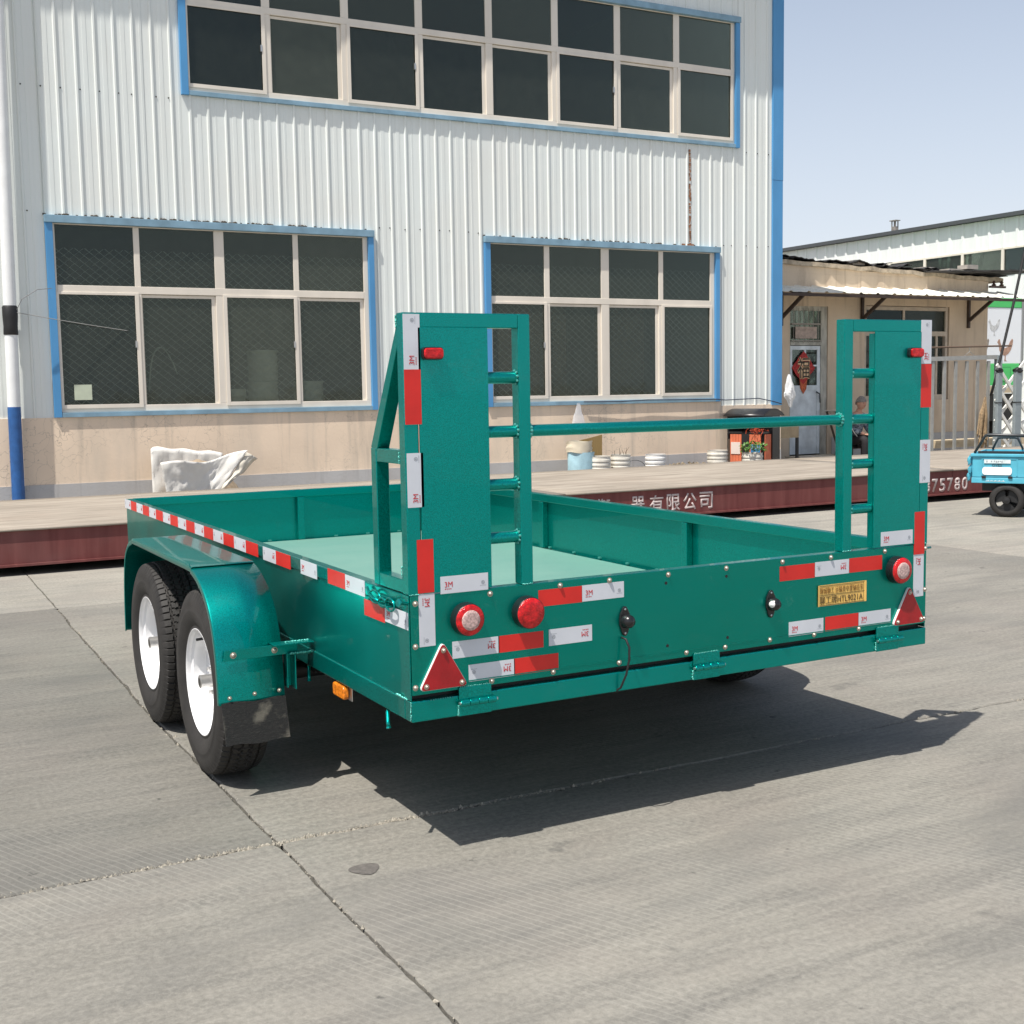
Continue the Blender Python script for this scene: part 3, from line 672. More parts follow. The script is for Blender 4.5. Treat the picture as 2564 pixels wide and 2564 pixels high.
# reflective tape
def sticker(c, n_, u, kind, ln=.162, wd=.053, parent=tr, off=.0008):
    c = Vector(c); n_ = Vector(n_); u = Vector(u); v = n_.cross(u)
    p = [c + n_ * o_ + u * (ln / 2 * a) + v * (wd / 2 * b_) for o_ in (off * .2, off) for a, b_ in ((-1, -1), (1, -1), (1, 1), (-1, 1))]
    s = B().add(p, [(3, 2, 1, 0), (4, 5, 6, 7), (0, 1, 5, 4), (1, 2, 6, 5), (2, 3, 7, 6), (3, 0, 4, 7)]).build('reflective_tape', WHT if kind == 'w' else REDT, parent)
    if kind == 'w':
        o_ = c + n_ * (off + .0004)
        lettering('3M', INKR, s, o_ + u * (-ln / 2 + .014) + v * -.007, u, v, .026, .0165, bold=.0)
        b = B()
        for k in range(4): q = o_ + u * (-ln / 2 + .016 + .006 * k) - v * .0125; e1 = u * .0018; e2 = v * .0016; b.add([q - e1 - e2, q + e1 - e2, q + e1 + e2, q - e1 + e2], [(0, 1, 2, 3)])
        b.build('small_print', INKR, s)
        b = B(); cc = o_ + u * (ln / 2 - .018) + v * -.002; K = 14
        ring = [cc + (u * math.cos(2 * math.pi * k / K) + v * math.sin(2 * math.pi * k / K)) * r for r in (.0046, .006) for k in range(K)]
        b.add(ring, [(k, (k + 1) % K, (k + 1) % K + K, k + K) for k in range(K)])
        for dx, dz, hw, hh in ((-.0008, 0, .0011, .0026), (.0012, .0012, .0012, .0006), (.0012, -.0012, .0012, .0006)):
            q = cc + u * dx + v * dz; b.add([q - u * hw - v * hh, q + u * hw - v * hh, q + u * hw + v * hh, q - u * hw + v * hh], [(0, 1, 2, 3)])
        for k in range(5): q = cc + u * (-.009 + .0045 * k) - v * .0095; b.add([q - u * .0014 - v * .0007, q + u * .0014 - v * .0007, q + u * .0014 + v * .0007, q - u * .0014 + v * .0007], [(0, 1, 2, 3)])
        b.build('certification_mark', INKG, s)
NY = (0, -1, 0); PX = (1, 0, 0); MX = (-1, 0, 0); PZv = (0, 0, 1); MZ = (0, 0, -1)
for x, z, u, k in [(.185, .862, PX, 'w'), (.526, .789, PX, 'r'), (.687, .790, PX, 'w'), (.562, .659, MX, 'w'), (.221, .658, MX, 'w'), (.380, .658, PX, 'r'), (.275, .5795, MX, 'w'), (.434, .580, PX, 'r'),
                   (1.508, .783, PX, 'r'), (1.672, .785, MX, 'w'), (1.836, .786, PX, 'r'), (1.989, .872, PX, 'w'), (1.551, .579, PX, 'w'), (1.722, .580, PX, 'r'), (1.883, .580, PX, 'w')]:
    if z > .84: sticker((x, -.0035 if False else .0, z), NY, u, k, off=.0026)
    else: sticker((x, 0, z), NY, u, k)
for x, z, u, k in [(.0285, 1.594, PZv, 'w'), (.0285, 1.432, PX, 'r'), (.0305, 1.185, PZv, 'w'), (.0565, .925, PX, 'r'), (.0575, .761, MZ, 'w'),
                   (2.1265, 1.600, PZv, 'w'), (2.1285, 1.437, PX, 'r'), (2.129, 1.153, MZ, 'w'), (2.106, .882, PX, 'r'), (2.1055, .720, MZ, 'w')]:
    if k == 'r': sticker((x, 0, z), NY, PZv, k, off=.0022 if z > .84 else .0022)
    else: sticker((x, 0, z), NY, u, k, off=.002 if z > .84 else .0008)
NX = (-1, 0, 0); PYv = (0, 1, 0); MYv = (0, -1, 0)
ys = [4.178, 4.008, 3.852, 3.690, 3.526, 3.362, 3.197, 3.035, 2.870, 2.705, 2.538, 2.368, 2.205, 2.037, 1.868, 1.692, 1.519]
for k in range(16):
    a, b_ = ys[k], ys[k + 1]; sticker((0, (a + b_) / 2, .813), NX, PYv if k % 2 == 0 else MYv, 'wr'[k % 2], a - b_ - .001)
for a, b_, k, u, z in [(1.451, 1.284, 'w', PYv, .812), (1.283, 1.106, 'r', MYv, .812), (.989, .812, 'w', MYv, .812), (.700, .531, 'r', MYv, .814), (.530, .353, 'w', MYv, .813), (.362, .189, 'r', MYv, .754), (.188, .008, 'w', MYv, .760)]:
    sticker((0, (a + b_) / 2, z), NX, u, k, a - b_ - .001, off=.0016)
# loading ramps
T = .044; YR = 1.680
def ramp_tower(sx, x0):
    X = lambda a: x0 + sx * a
    fr = B()
    fr.box(X(0), X(T), .0, T, ZT + .001, YR)                                # outer post
    fr.box(X(T), X(.386), .0, T, YR - T, YR)                                # head
    fr.box(X(.386), X(.428), .0, T, ZT + .001, YR)                          # inner post
    rp = fr.build('loading_ramp', TEAL, tr, bevel=.003)
    B().box(X(.0442), X(.0472), .006, .04, ZT + .003, 1.63).build('slit_shade_strip', BLACK, rp)  # black strip added behind the slit so it shows as a shaded line
    # ramp plate, slightly proud of the posts
    B().box(X(.0475), X(.280), -.002, .004, ZT + .003, 1.637).build('ramp_plate', TEAL, rp, bevel=.0015)
    B().box(X(.262), X(.280), .0045, .03, ZT + .003, 1.63).build('plate_edge', TEAL, rp)
    for z in (1.486, 1.320, 1.156, .990): B().tube([(X(.281), .022, z), (X(.3855), .022, z)], .0185, 16).build('rung', TEAL, rp, smooth=True, auto=40)
    for z in (1.486, 1.320, 1.156, .990):
        wb_ = B()
        for a in range(9): t = 2 * math.pi * a / 9; wb_.ball((X(.3835), .022 + .020 * math.sin(t), z + .020 * math.cos(t)), .005, nu=5, nv=4)
        wb_.build('weld_bead', mat('weld bead', (.1, .42, .36), .3, .5), rp)
    # side frame
    D = .272; ze = 1.277
    br = B(); br.prism([(T - .012, YR - .010), (T - .012, YR - .075), (D - .046, ze - .012), (D, ze)], 0, X(0.001), X(T - .001)); br.build('sloping_brace', TEAL, rp, bevel=.002)
    box('rear_upright', TEAL, (X(.0), X(T), D - .042, D, ZT + .004, ze - .002), rp, .003)
    box('middle_tie', TEAL, (X(.002), X(T - .002), T, D - .042, ze - .045, ze - .003), rp, .002)
    box('bottom_tie', TEAL, (X(.002), X(T - .002), T, D - .042, ZT + .004, ZT + .045), rp, .002)
    return rp
ramp_tower(1, 0.); ramp_tower(-1, W)
cbx = B().tube([(.4285, .022, 1.320), (W - .4285, .022, 1.320)], .0185, 16).build('cross_bar', TEAL, tr, smooth=True, auto=40)
wbx = B()
for xw in (.431, W - .431):
    for a in range(12): t = 2 * math.pi * a / 12; wbx.ball((xw, .022 + .021 * math.sin(t), 1.32 + .021 * math.cos(t)), .006, nu=5, nv=4)
wbx.build('weld_bead', mat('weld bead', (.1, .42, .36), .3, .5), tr)
def bead(name, a, b_, r_=.004, n=14, seed=0):
    rr = random.Random(seed); a, b_ = Vector(a), Vector(b_); q = B()
    for k in range(n): p = a.lerp(b_, (k + .5) / n); q.ball(tuple(p + Vector((rr.uniform(-1, 1), rr.uniform(-1, 1), rr.uniform(-1, 1))) * r_ * .3), r_ * rr.uniform(.8, 1.3), nu=6, nv=4)
    return q.build(name, mat('weld bead', (.1, .42, .36), .3, .5), tr, smooth=True)
bead('weld_bead', (-.001, .004, ZB + .005), (-.001, .002, ZC - .002), .0028, 12, 1); bead('weld_bead', (-.001, .03, ZC + .001), (-.001, .11, ZC + .002), .0038, 14, 2)
bead('weld_bead', (.06, -.002, ZC - .001), (.14, -.002, ZC - .001), .002, 10, 3)
for x in (.157, 1.046, 1.889): bead('weld_bead', (x - .001, -.003, .452), (x - .001, -.003, .485), .0036, 7, int(x * 90)); bead('weld_bead', (x + .004, -.004, .541), (x + .108, -.004, .541), .0022, 16, int(x * 91))
for xa, xb in ((.002, .042), (.388, .426), (W - .426, W - .388), (W - .042, W - .002)): bead('weld_bead', (xa, .001, ZT + .002), (xb, .001, ZT + .002), .0026, 9, int(xa * 77))
for z in (YR - .043, 1.232, .886): bead('weld_bead', (-.0005, T + .002, z), (-.0005, T + .002, z + .036), .0028, 9, int(z * 50))
bead('weld_bead', (.0, .885, .514), (-.088, .885, .514), .004, 14, 8); bead('weld_bead', (-.10, .90, .554), (-.01, .90, .554), .0035, 14, 9)
# latch on the left rail
lt = B(); lt.box(-.010, -.001, .12, .235, .808, .816); lt.box(-.02, -.001, .12, .20, .786, .792)
lo_ = lt.build('ramp_latch', TEAL, tr, bevel=.002)
B().tube([(-.014, .235 + .05 * math.cos(t) * .9, .806 + .02 * math.sin(t)) for t in [k * .5 for k in range(13)]], .0034, 8).build('chain_link', TEAL, lo_, smooth=True)
B().tube([(-.018, .105 + .035 * math.cos(t), .800 + .02 * math.sin(t)) for t in [k * .5 for k in range(13)]], .0034, 8).build('chain_link', TEAL, lo_, smooth=True)
B().tube([(-.016, .17 + .03 * math.cos(t), .797 + .014 * math.sin(t)) for t in [k * .5 for k in range(13)]], .004, 8).build('chain_link', TEAL, lo_, smooth=True)
B().tube([(-.010, .31, .826), (-.013, .29, .812), (-.015, .25, .800), (-.016, .2, .797)], .005, 8).build('latch_handle', TEAL, lo_, smooth=True)
B().lathe([(0, .006), (.02, .006), (.03, .013), (.033, .013), (.034, .001)], (-.001, .012, .815), (-1, -.2, .2), 12).build('latch_peg', TEAL, lo_, smooth=True, auto=40)
# second latch peg on the right side
B().tube([(W + .001, .03, .815), (W + .05, .03, .817)], .0045, 8).build('latch_peg', TEAL, tr, smooth=True)
# hooks, bracket, side lamp below the left beam
for y in (.205, .955):
    B().tube([(.035, y + .03, .452), (.02, y + .02, .447), (.006, y, .438), (-.002, y - .02, .412), (-.004, y - .028, .400)], .0065, 10).build('rope_hook', TEAL, tr, smooth=True)
    B().lathe([(0, .0075), (.006, .0085), (.008, .0003)], (-.004, y - .028, .400), (0, -.3, -1), 10).build('hook_tip', TEAL, tr)
sl = B().box(.018, .021, .55, .70, .395, .452).build('lamp_bracket', STEEL, tr)
am = B().prism([(y_, z_) for y_, z_ in rrect(.572, .682, .397, .443, .012)], 0, -.004, .017).build('side_marker_lamp', AMBER, tr, bevel=.005)
# fenders
prof = [(2.540, .355), (2.530, .50), (2.508, .62), (2.468, .715), (2.395, .775), (2.300, .803), (2.20, .811), (1.32, .811), (1.235, .803), (1.150, .780), (1.070, .740), (1.005, .686), (.957, .615), (.928, .53), (.915, .44), (.908, .350)]
def smoothp(P, n=5):
    o = []
    for i in range(len(P) - 1):
        p0, p1, p2, p3 = P[max(i - 1, 0)], P[i], P[i + 1], P[min(i + 2, len(P) - 1)]
        for k in range(n):
            t = k / n
            if p1[0] == 2.20: o.append((p1[0] + (p2[0] - p1[0]) * t, p1[1])); continue
            o.append(tuple(.5 * ((2 * p1[a]) + (-p0[a] + p2[a]) * t + (2 * p0[a] - 5 * p1[a] + 4 * p2[a] - p3[a]) * t * t + (-p0[a] + 3 * p1[a] - 3 * p2[a] + p3[a]) * t ** 3) for a in (0, 1)))
    o.append(P[-1]); return o
pf = smoothp(prof)
def fender(sx, x0, dz=0., dy=0.):
    X = lambda a: x0 + sx * a
    n = len(pf); nrm = []
    for i in range(n):
        a = Vector(pf[max(i - 1, 0)]); b_ = Vector(pf[min(i + 1, n - 1)]); d = (b_ - a).normalized(); nrm.append(Vector((-d.y, d.x)) if True else 0)
    xs = [(-.345, .020), (-.345, .006), (-.343, .001), (-.338, 0), (-.225, 0), (-.105, 0)]
    cen = Vector((1.75, .3)); vs = []
    for i in range(n):
        p = Vector(pf[i]); nn = nrm[i]
        if nn.dot(p - cen) < 0: nn = -nn
        for a, dn in xs: q = p - nn * dn; vs.append((X(a), q.x + dy, q.y + dz))
    m_ = len(xs); fs = [(i * m_ + j, i * m_ + j + 1, (i + 1) * m_ + j + 1, (i + 1) * m_ + j) for i in range(n - 1) for j in range(m_ - 1)]
    if sx < 0: fs = [f[::-1] for f in fs]
    f = B().add(vs, fs).build('fender', TEAL, tr, smooth=True, auto=40); mo = f.modifiers.new('s', 'SOLIDIFY'); mo.thickness = .003; mo.offset = 0
    # rear strip, bolts, flap
    B().prism([(X(-.325), .508), (X(-.318), .546), (X(-.11), .548), (X(-.052), .546), (X(-.052), .510)], 1, .910 + dy, .905 + dy).build('fender_strip', TEAL, f, bevel=.001)
    B().box(X(-.15), X(.0), .87 + dy, .93 + dy, .549, .553).build('fender_bracket', TEAL, f, bevel=.001)
    for x, z, r in ((-.289, .527, .0095), (-.138, .529, .0095), (-.307, .374, .006), (-.216, .379, .006), (-.125, .380, .006)): bolt(0, 0, f, r, pos=(X(x), (.9045 if z > .5 else .9065) + dy, z), nrm=(0, -1, 0))
    fl = B(); fl.grid(lambda u, v: (X(-.338 + .235 * u + .006 * v), .906 + dy - .02 * v, .356 - .150 * v + .004 * math.sin(u * 9)), 8, 6)
    fl.build('mud_flap', FLAP, f, solid=.006)
    c = B(); c.box(X(-.095), X(-.090), .90, .94, .385, .512); c.box(X(-.09), X(-.068), .90, .903, .385, .512) if False else None
    c.box(X(-.0895), X(-.0645), .936 + dy, .941 + dy, .385, .512); c.box(X(-.0695), X(-.0645), .885 + dy, .9355 + dy, .38, .508); c.box(X(-.0895), X(.0), .885 + dy, .941 + dy, .5085, .513)
    c.build('support_channel', TEAL, f, bevel=.002)
    if sx > 0: B().box(X(-.103), X(.004), 1.9, 1.94, .70, .74).build('support_arm', TEAL, f)
fender(1, 0.); fender(-1, W - .07, -.04, .16)
# wheels
def tyre_mesh():
    b = B(); Nn = 576; prof = []
    def side(s): return [(s * .080, .2005), (s * .086, .206), (s * .0835, .216), (s * .092, .232), (s * .0985, .252), (s * .1005, .270), (s * .1005, .276), (s * .099, .279), (s * .099, .296), (s * .0965, .312), (s * .0925, .326), (s * .0875, .336)]
    tread = [(-.080 + .160 * k / 60) for k in range(61)]
    P = [(x, r, 0) for x, r in side(-1)] + [(-.0845, .345, 2)] + [(x, .3585 - .010 * (abs(x) / .08) ** 3, 1) for x in tread] + [(.0845, .345, 2)] + [(x, r, 0) for x, r in side(1)[::-1]]
    for i, (x, r, k) in enumerate(P):
        for j in range(Nn):
            t = 2 * math.pi * j / Nn; rr = r
            ph = (j % 8) / 8.
            if k == 1:
                zig = .0045 * (1 if (j % 8) < 4 else -1)
                g_ = 0
                for gx, z_ in ((-.052, .3), (-.018, 1), (.018, -1), (.052, .3)):
                    if abs(x - gx - zig * z_) < .0042: g_ = 1
                if abs(x) < .05 and ((j + int(abs(x) * 110) + (4 if x > 0 else 0)) % 8) < 1 and abs(x) > .021: g_ = max(g_, .8)
                if abs(x) < .016 and ((j + 3) % 8) < 1: g_ = max(g_, .8)
                if abs(x) > .057 and (j % 8) == 0: g_ = max(g_, .9)
                rr -= .008 * g_
            if k == 2 and (j % 8) == 0: rr -= .006
            if k == 0 and .325 < r < .345 and (j % 8) == 0: rr -= .003
            b.v.append((x, rr * math.cos(t), rr * math.sin(t)))
    n = len(P)
    for i in range(n - 1):
        for j in range(Nn): b.f.append((i * Nn + j, i * Nn + (j + 1) % Nn, (i + 1) * Nn + (j + 1) % Nn, (i + 1) * Nn + j))
    b.m = [0] * len(b.f); return b
def make_wheel():
    # outward side is -X, centre at origin
    rim = B(); ax = (1, 0, 0)
    rim.lathe([(-.078, .208), (-.083, .207), (-.084, .203), (-.080, .2005), (-.066, .200), (-.058, .187), (-.03, .184), (-.012, .172), (.055, .172), (.07, .19), (.08, .205)], (0, 0, 0), ax, 56)
    dp = [(-.012, .172), (-.004, .165), (-.002, .150), (-.008, .138), (-.014, .118), (-.018, .10), (-.018, .06), (-.012, .045), (-.012, .034)]
    rim.lathe(dp, (0, 0, 0), ax, 56, skip=lambda i, j: i in (2, 3) and (j % 7) in (2, 3, 4))
    rw = rim.build('wheel', RIM, tr, smooth=True, solid=.004, auto=50)
    return rw
BASE_TR = BASE[tr.name]
def place(o, loc, rz, parent):
    o.parent = parent; o.location = loc; o.rotation_euler = (0, 0, rz)
ty = tyre_mesh()
wh0 = make_wheel(); wh0.data.transform(Matrix.Translation(BASE_TR)); BASE[wh0.name] = Vector()
t0 = ty.build('tyre', TYRE, wh0, smooth=True, auto=28)
dr = B().lathe([(.0, .13), (.05, .13), (.05, .02)], (0, 0, 0), (1, 0, 0), 24); 
d0 = dr.build('brake_drum', BLACK, wh0)
h0 = B().lathe([(-.085, .0), (-.085, .022), (-.083, .0255), (-.012, .0255)], (0, 0, 0), (1, 0, 0), 24).build('hub_cap', STEEL, wh0, smooth=True, auto=40)
h1 = B().lathe([(-.0856, .0003), (-.0856, .016)], (0, 0, 0), (1, 0, 0), 18).build('hub_bore', PLAST, wh0)
ln_ = B()
for k in range(5):
    a = 2 * math.pi * k / 5 + .4; ln_.lathe([(-.036, .0), (-.036, .008), (-.03, .0095), (-.014, .0095)], (0, .075 * math.cos(a), .075 * math.sin(a)), (1, 0, 0), 6)
n0 = ln_.build('wheel_nuts', STEEL, wh0)
v0 = B().tube([(-.02, .05, .155), (-.05, .075, .150), (-.068, .088, .146)], .0055, 8).build('valve_stem', BLACK, wh0, smooth=True)
kids = [t0, d0, h0, h1, n0, v0]
spots = [(-.235, 1.278, math.pi * 0), (-.235, 2.147, 0), (W + .155, 1.44, math.pi), (W + .155, 2.31, math.pi)]
for k, (x, y, rz) in enumerate(spots):
    w_ = wh0 if k == 0 else wh0.copy()
    if k: COL.objects.link(w_)
    w_.parent = tr; w_.location = Vector((x, y, .360)) - BASE_TR
    w_.rotation_euler = (0.6 * k, 0, rz) if k % 2 else (0, 0, rz)
    if k:
        for c in kids: d = c.copy(); COL.objects.link(d); d.parent = w_
for y in (1.278, 2.147):
    B().tube([(-.2, y, .360), (W + .2, y, .360)], .035, 12).build('axle', BLACK, tr, smooth=True, auto=40)
for x in (.09, W - .14):
    b = B()
    for k in range(4): b.box(x, x + .05, .98 + .05 * k, 2.45 - .05 * k, .40 - .009 * k, .408 - .009 * k)
    b.build('leaf_spring', BLACK, tr)

# ------------------------------------------------------------------ brick and plaster shop house on the right
SY = 14.0
shop = thing('shop_house', 'low tan plastered annexe with ragged flat roof, door and window beside the factory', 'building', (16, SY, 0))
DX0, DX1 = 13.62, 14.52; WX0, WX1 = 15.42, 17.62
sw = B()
sw.box(11.72, DX0, SY, SY + .2, 0, 3.42); sw.box(DX0, DX1, SY, SY + .2, 2.84, 3.42); sw.box(DX1, WX0, SY, SY + .2, 0, 3.42)
sw.box(WX0, WX1, SY, SY + .2, 2.88, 3.42); sw.box(WX0, WX1, SY, SY + .2, 0, .98 if False else 1.10); sw.box(WX1, 18.68, SY, SY + .2, 0, 3.42)
sw.box(18.48, 18.68, SY + .2, 19, 0, 3.42); sw.box(11.72, 18.48, 18.8, 19, 0, 3.42)
sw.build('wall', SHOPW, shop)
B().prism([(11.72, 3.421), (18.68, 3.421), (18.68, 3.43), (15.5, 3.50), (11.72, 3.63)], 1, SY + .001, SY + .2).build('parapet', SHOPW, shop)
box('plinth', PLINTH, (14.62, 18.70, SY - .015, SY - .001, 0, .46), shop)
box('inner_dark', DARKIN, (12.9, 18.4, SY + 1.6, SY + 1.65, 0, 3.4), shop)
rf = B(); rf.grid(lambda u, v: (11.7 + 7.35 * u, SY - .05 + 5.4 * v + .05 * noise.noise(Vector((u * 30, 0, 0))), 3.70 - .24 * u + .035 * noise.noise(Vector((u * 22, v * 6, 0)))), 70, 6)
o = rf.build('roof', mat('bleached roof slab', (.40, .33, .24), .95, var=.35, vscale=9, bmp=.8, bscale=30), shop); mo = o.modifiers.new('s', 'SOLIDIFY'); mo.thickness = .075; mo.offset = -1
rd = B()
for k in range(9):
    x0 = 12.4 + .75 * k + rnd.uniform(-.2, .2); ln = rnd.uniform(.7, 1.5); z = 3.73 - .24 * (x0 - 11.7) / 7.3
    n = 12; vs = []
    for a in range(n + 1):
        for d in (0, 1): vs.append((x0 + ln * a / n, SY + .02 - .06 * rnd.random() + 1.3 * d, z + .02 * (a % 2) + (.05 if k in (3, 4) else .015) * math.sin(a * .9 + k) + .02 * d))
    rd.add(vs, [(2 * a, 2 * a + 2, 2 * a + 3, 2 * a + 1) for a in range(n)])
for k in range(5): x0 = 16.9 + .45 * k; rd.box(x0, x0 + .8, SY - .3 - .05 * k, SY + .9, 3.52 + .012 * k, 3.535 + .012 * k)
rd.build('roofing_scraps', mat('tar sheet', (.035, .033, .032), .8, var=.4), shop, solid=.012)
for x, z in ((15.2, 3.60), (17.0, 3.54), (17.7, 3.53), (18.2, 3.62)): B().box(x, x + .3, SY + .1, SY + .35, z + .02, z + .1).build('loose_brick', mat('grey brick', (.42, .38, .33), .9, var=.2), shop)
# awning
AWY = SY - .80
aw = corr(12.3, 18.95, 0, 1, 0, rib=.40, ph=12.55, h=.022, w_=.09)
aw.v = [(x, SY - (.80) * (1 - z_) - 0, 3.19 - .175 * (1 - z_) - y_ * -1 * -1 * 1.0 + 0) for x, y_, z_ in aw.v]
awn = aw.build('awning', mat('white awning sheet', (.74, .73, .64), .5, var=.12, vscale=4), shop, solid=.003)
BR = mat('brown steel angle', (.045, .028, .02), .6, var=.3)
for x in (13.40, 15.33, 18.12):
    b = B(); b.bar((x, SY - .03, 3.14), (x, SY - .78, 2.975), .05, .06); b.bar((x, SY - .025, 3.10), (x, SY - .025, 2.48), .05, .05); b.bar((x, SY - .03, 2.62), (x, SY - .60, 2.99), .04, .06)
    b.build('bracket', BR, awn)
B().bar((12.35, AWY + .02, 2.975), (18.9, AWY + .02, 2.975), .04, .05).build('edge_angle', BR, awn)
# door with transom light
PALE = mat('flaking pale blue paint', (.64, .69, .71), .6, var=.2, vscale=5)
GREYF = mat('weathered grey frame', (.40, .385, .33), .8, var=.35, vscale=12, stretch=(1, 1, .3))
b = B(); b.box(DX0, DX0 + .03, SY + .02, SY + .1, .14, 2.84); b.box(DX1 - .15, DX1 - .005, SY + .02, SY + .14, .14, 2.84); b.box(DX0 + .03, DX1 - .15, SY + .02, SY + .1, 2.76, 2.84); b.box(DX0 + .03, DX1 - .15, SY + .01, SY + .1, 2.14, 2.20)
df = b.build('door_frame', GREYF, shop)
b = B(); xa, xb = DX0 + .035, DX1 - .155
b.box(xa, xa + .05, SY + .03, SY + .07, .17, 2.13); b.box(xb - .07, xb, SY + .03, SY + .07, .17, 2.13); b.box(xa + .05, xb - .07, SY + .03, SY + .07, 2.06, 2.13)
b.box(xa + .05, xb - .07, SY + .03, SY + .07, 1.32, 1.42); b.box(xa + .05, xb - .07, SY + .04, SY + .06, .17, 1.32); b.box((xa + xb) / 2 - .02, (xa + xb) / 2 + .02, SY + .03, SY + .07, 1.42, 2.06); b.box(xa + .05, xb - .07, SY + .033, SY + .067, 1.76, 1.79)
door = b.build('door', PALE, shop, bevel=.003)
box('pane', GLASS, (xa + .05, xb - .07, SY + .05, SY + .054, 1.42, 2.06), door)
B().tube([(xb - .1, SY + .02, 1.30), (xb - .04, SY - .01, 1.26), (xb - .03, SY - .01, 1.10)], .012, 8).build('handle', BLACK, door, smooth=True)
b = B()
for k in range(6): x = xa + .05 + .115 * k; b.tube([(x, SY - .005, 2.18), (x, SY - .005, 2.80)], .006, 5)
b.bar((xa, SY - .004, 2.52), (xb, SY - .004, 2.52), .01, .03); b.bar((xa, SY - .004, 2.22), (xb, SY - .004, 2.22), .01, .02)
b.build('window_bars', mat('pale bars', (.32, .29, .25), .7, .2), df)
B().box(xa + .08, xb - .13, SY - .02, SY - .012, 2.26, 2.47).build('curtain_scrap', mat('pink grey cloth', (.42, .33, .28), .9, var=.3, vscale=16), df)
box('pane', GLASS, (xa, xb, SY + .04, SY + .044, 2.2, 2.76), df)
# red paper diamond with fu character
fu = thing('door_charm', 'red diamond good luck charm with a black character on the glass of the pale door', 'charm', (13.95, SY + .02, 1.6))
cx, cz, hh = 13.955, 1.735, .30
RP = mat('red paper', (.40, .018, .015), .6, var=.5, vscale=30)
zig = []
for q in range(4):
    a = [(0, hh), (.27, 0), (0, -hh), (-.27, 0)][q]; c = [(.27, 0), (0, -hh), (-.27, 0), (0, hh)][q]
    for k in range(5):
        t = k / 5; s_ = 1 + (.06 if k % 2 else 0); zig.append((cx + (a[0] + (c[0] - a[0]) * t) * s_, cz + (a[1] + (c[1] - a[1]) * t) * s_))
B().prism(zig, 1, SY + .012, SY + .018).build('paper_diamond', RP, fu)
B().prism([(cx - .09, cz - .2), (cx + .09, cz - .2), (cx + .07, cz - .38), (cx, cz - .47), (cx - .07, cz - .36)], 1, SY + .013, SY + .019).build('paper_tail', mat('orange red paper', (.5, .1, .03), .6, var=.5, vscale=40), fu)
lettering('福', mat('gold edge', (.75, .52, .30), .6), fu, (cx - .15, SY + .0105, cz - .20), (1, 0, 0), (0, 0, 1), .30, .40, .001, bold=.05)
f2 = lettering('福', INKK, fu, (cx - .142, SY + .008, cz - .19), (1, 0, 0), (0, 0, 1), .284, .38, .001)
# shop window and side door
b = B()
b.box(WX0, WX0 + .06, SY + .02, SY + .1, 1.10, 2.88); b.box(WX1 - .08, WX1 - .02, SY + .02, SY + .1, 1.10, 2.88); b.box(WX0 + .06, WX1 - .08, SY + .02, SY + .1, 2.80, 2.87); b.box(WX0 + .06, WX1 - .08, SY + .02, SY + .1, 2.32, 2.41); b.box(WX0 + .06, WX1 - .08, SY + .02, SY + .1, 1.10, 1.2)
for x in (15.95, 16.35, 16.98, 17.30): b.box(x, x + .05, SY + .03, SY + .09, 1.2, 2.32)
b.box(16.42, 16.47, SY + .03, SY + .09, 2.41, 2.80)
sw_ = b.build('window', mat('tan window frame', (.50, .42, .33), .6, var=.15), shop, bevel=.003)
box('pane', GLASS, (WX0 + .06, 16.42, SY + .05, SY + .055, 2.41, 2.8), sw_); box('pane', GLASS, (16.47, WX1 - .08, SY + .05, SY + .055, 2.41, 2.8), sw_)
box('pane', GLASS, (WX0 + .06, 15.95, SY + .055, SY + .06, 1.2, 2.32), sw_); box('pane', GLASS, (16.40, 16.98, SY + .055, SY + .06, 1.2, 2.32), sw_); box('pane', GLASS, (17.03, WX1 - .13, SY + .055, SY + .06, 1.2, 2.32), sw_)
B().box(15.52, 15.95, SY + .075, SY + .08, 2.42, 2.76).build('curtain', mat('pale curtain', (.35, .4, .33), .9, var=.2), sw_)
B().box(14.78, 14.98, SY - .04, SY, 1.62, 1.84).build('meter_box', PLAST, shop, bevel=.004)
B().tube([(14.85, SY - .02, 1.62), (14.84, SY - .02, 1.4), (14.9, SY - .02, 1.2), (14.92, SY - .02, 1.05)], .006, 6).build('meter_cable', PLAST, shop)
ins = B()
for k in range(2): ins.lathe([(0, .03), (.03, .05), (.05, .02), (.08, .04), (.1, .015), (.12, .0)], (18.78 + .22 * k, SY - .05, 3.30), n=10)
ins.bar((18.66, SY - .05, 3.29), (19.1, SY - .05, 3.29), .05, .04); ins.build('cable_insulators', mat('dark porcelain', (.09, .05, .035), .4), shop)
# step in front of door
stp = thing('door_step', 'low pale plank step raised on dark blocks before the pale blue door', 'step', (14.0, 13.6, 0))
box('plank', mat('pale plank', (.50, .45, .36), .85, var=.2), (13.30, 14.45, 13.35, 13.75, .13, .17), stp); box('block', BLACK, (13.4, 13.6, 13.4, 13.7, 0, .13), stp); box('block', BLACK, (14.1, 14.3, 13.4, 13.7, 0, .13), stp)

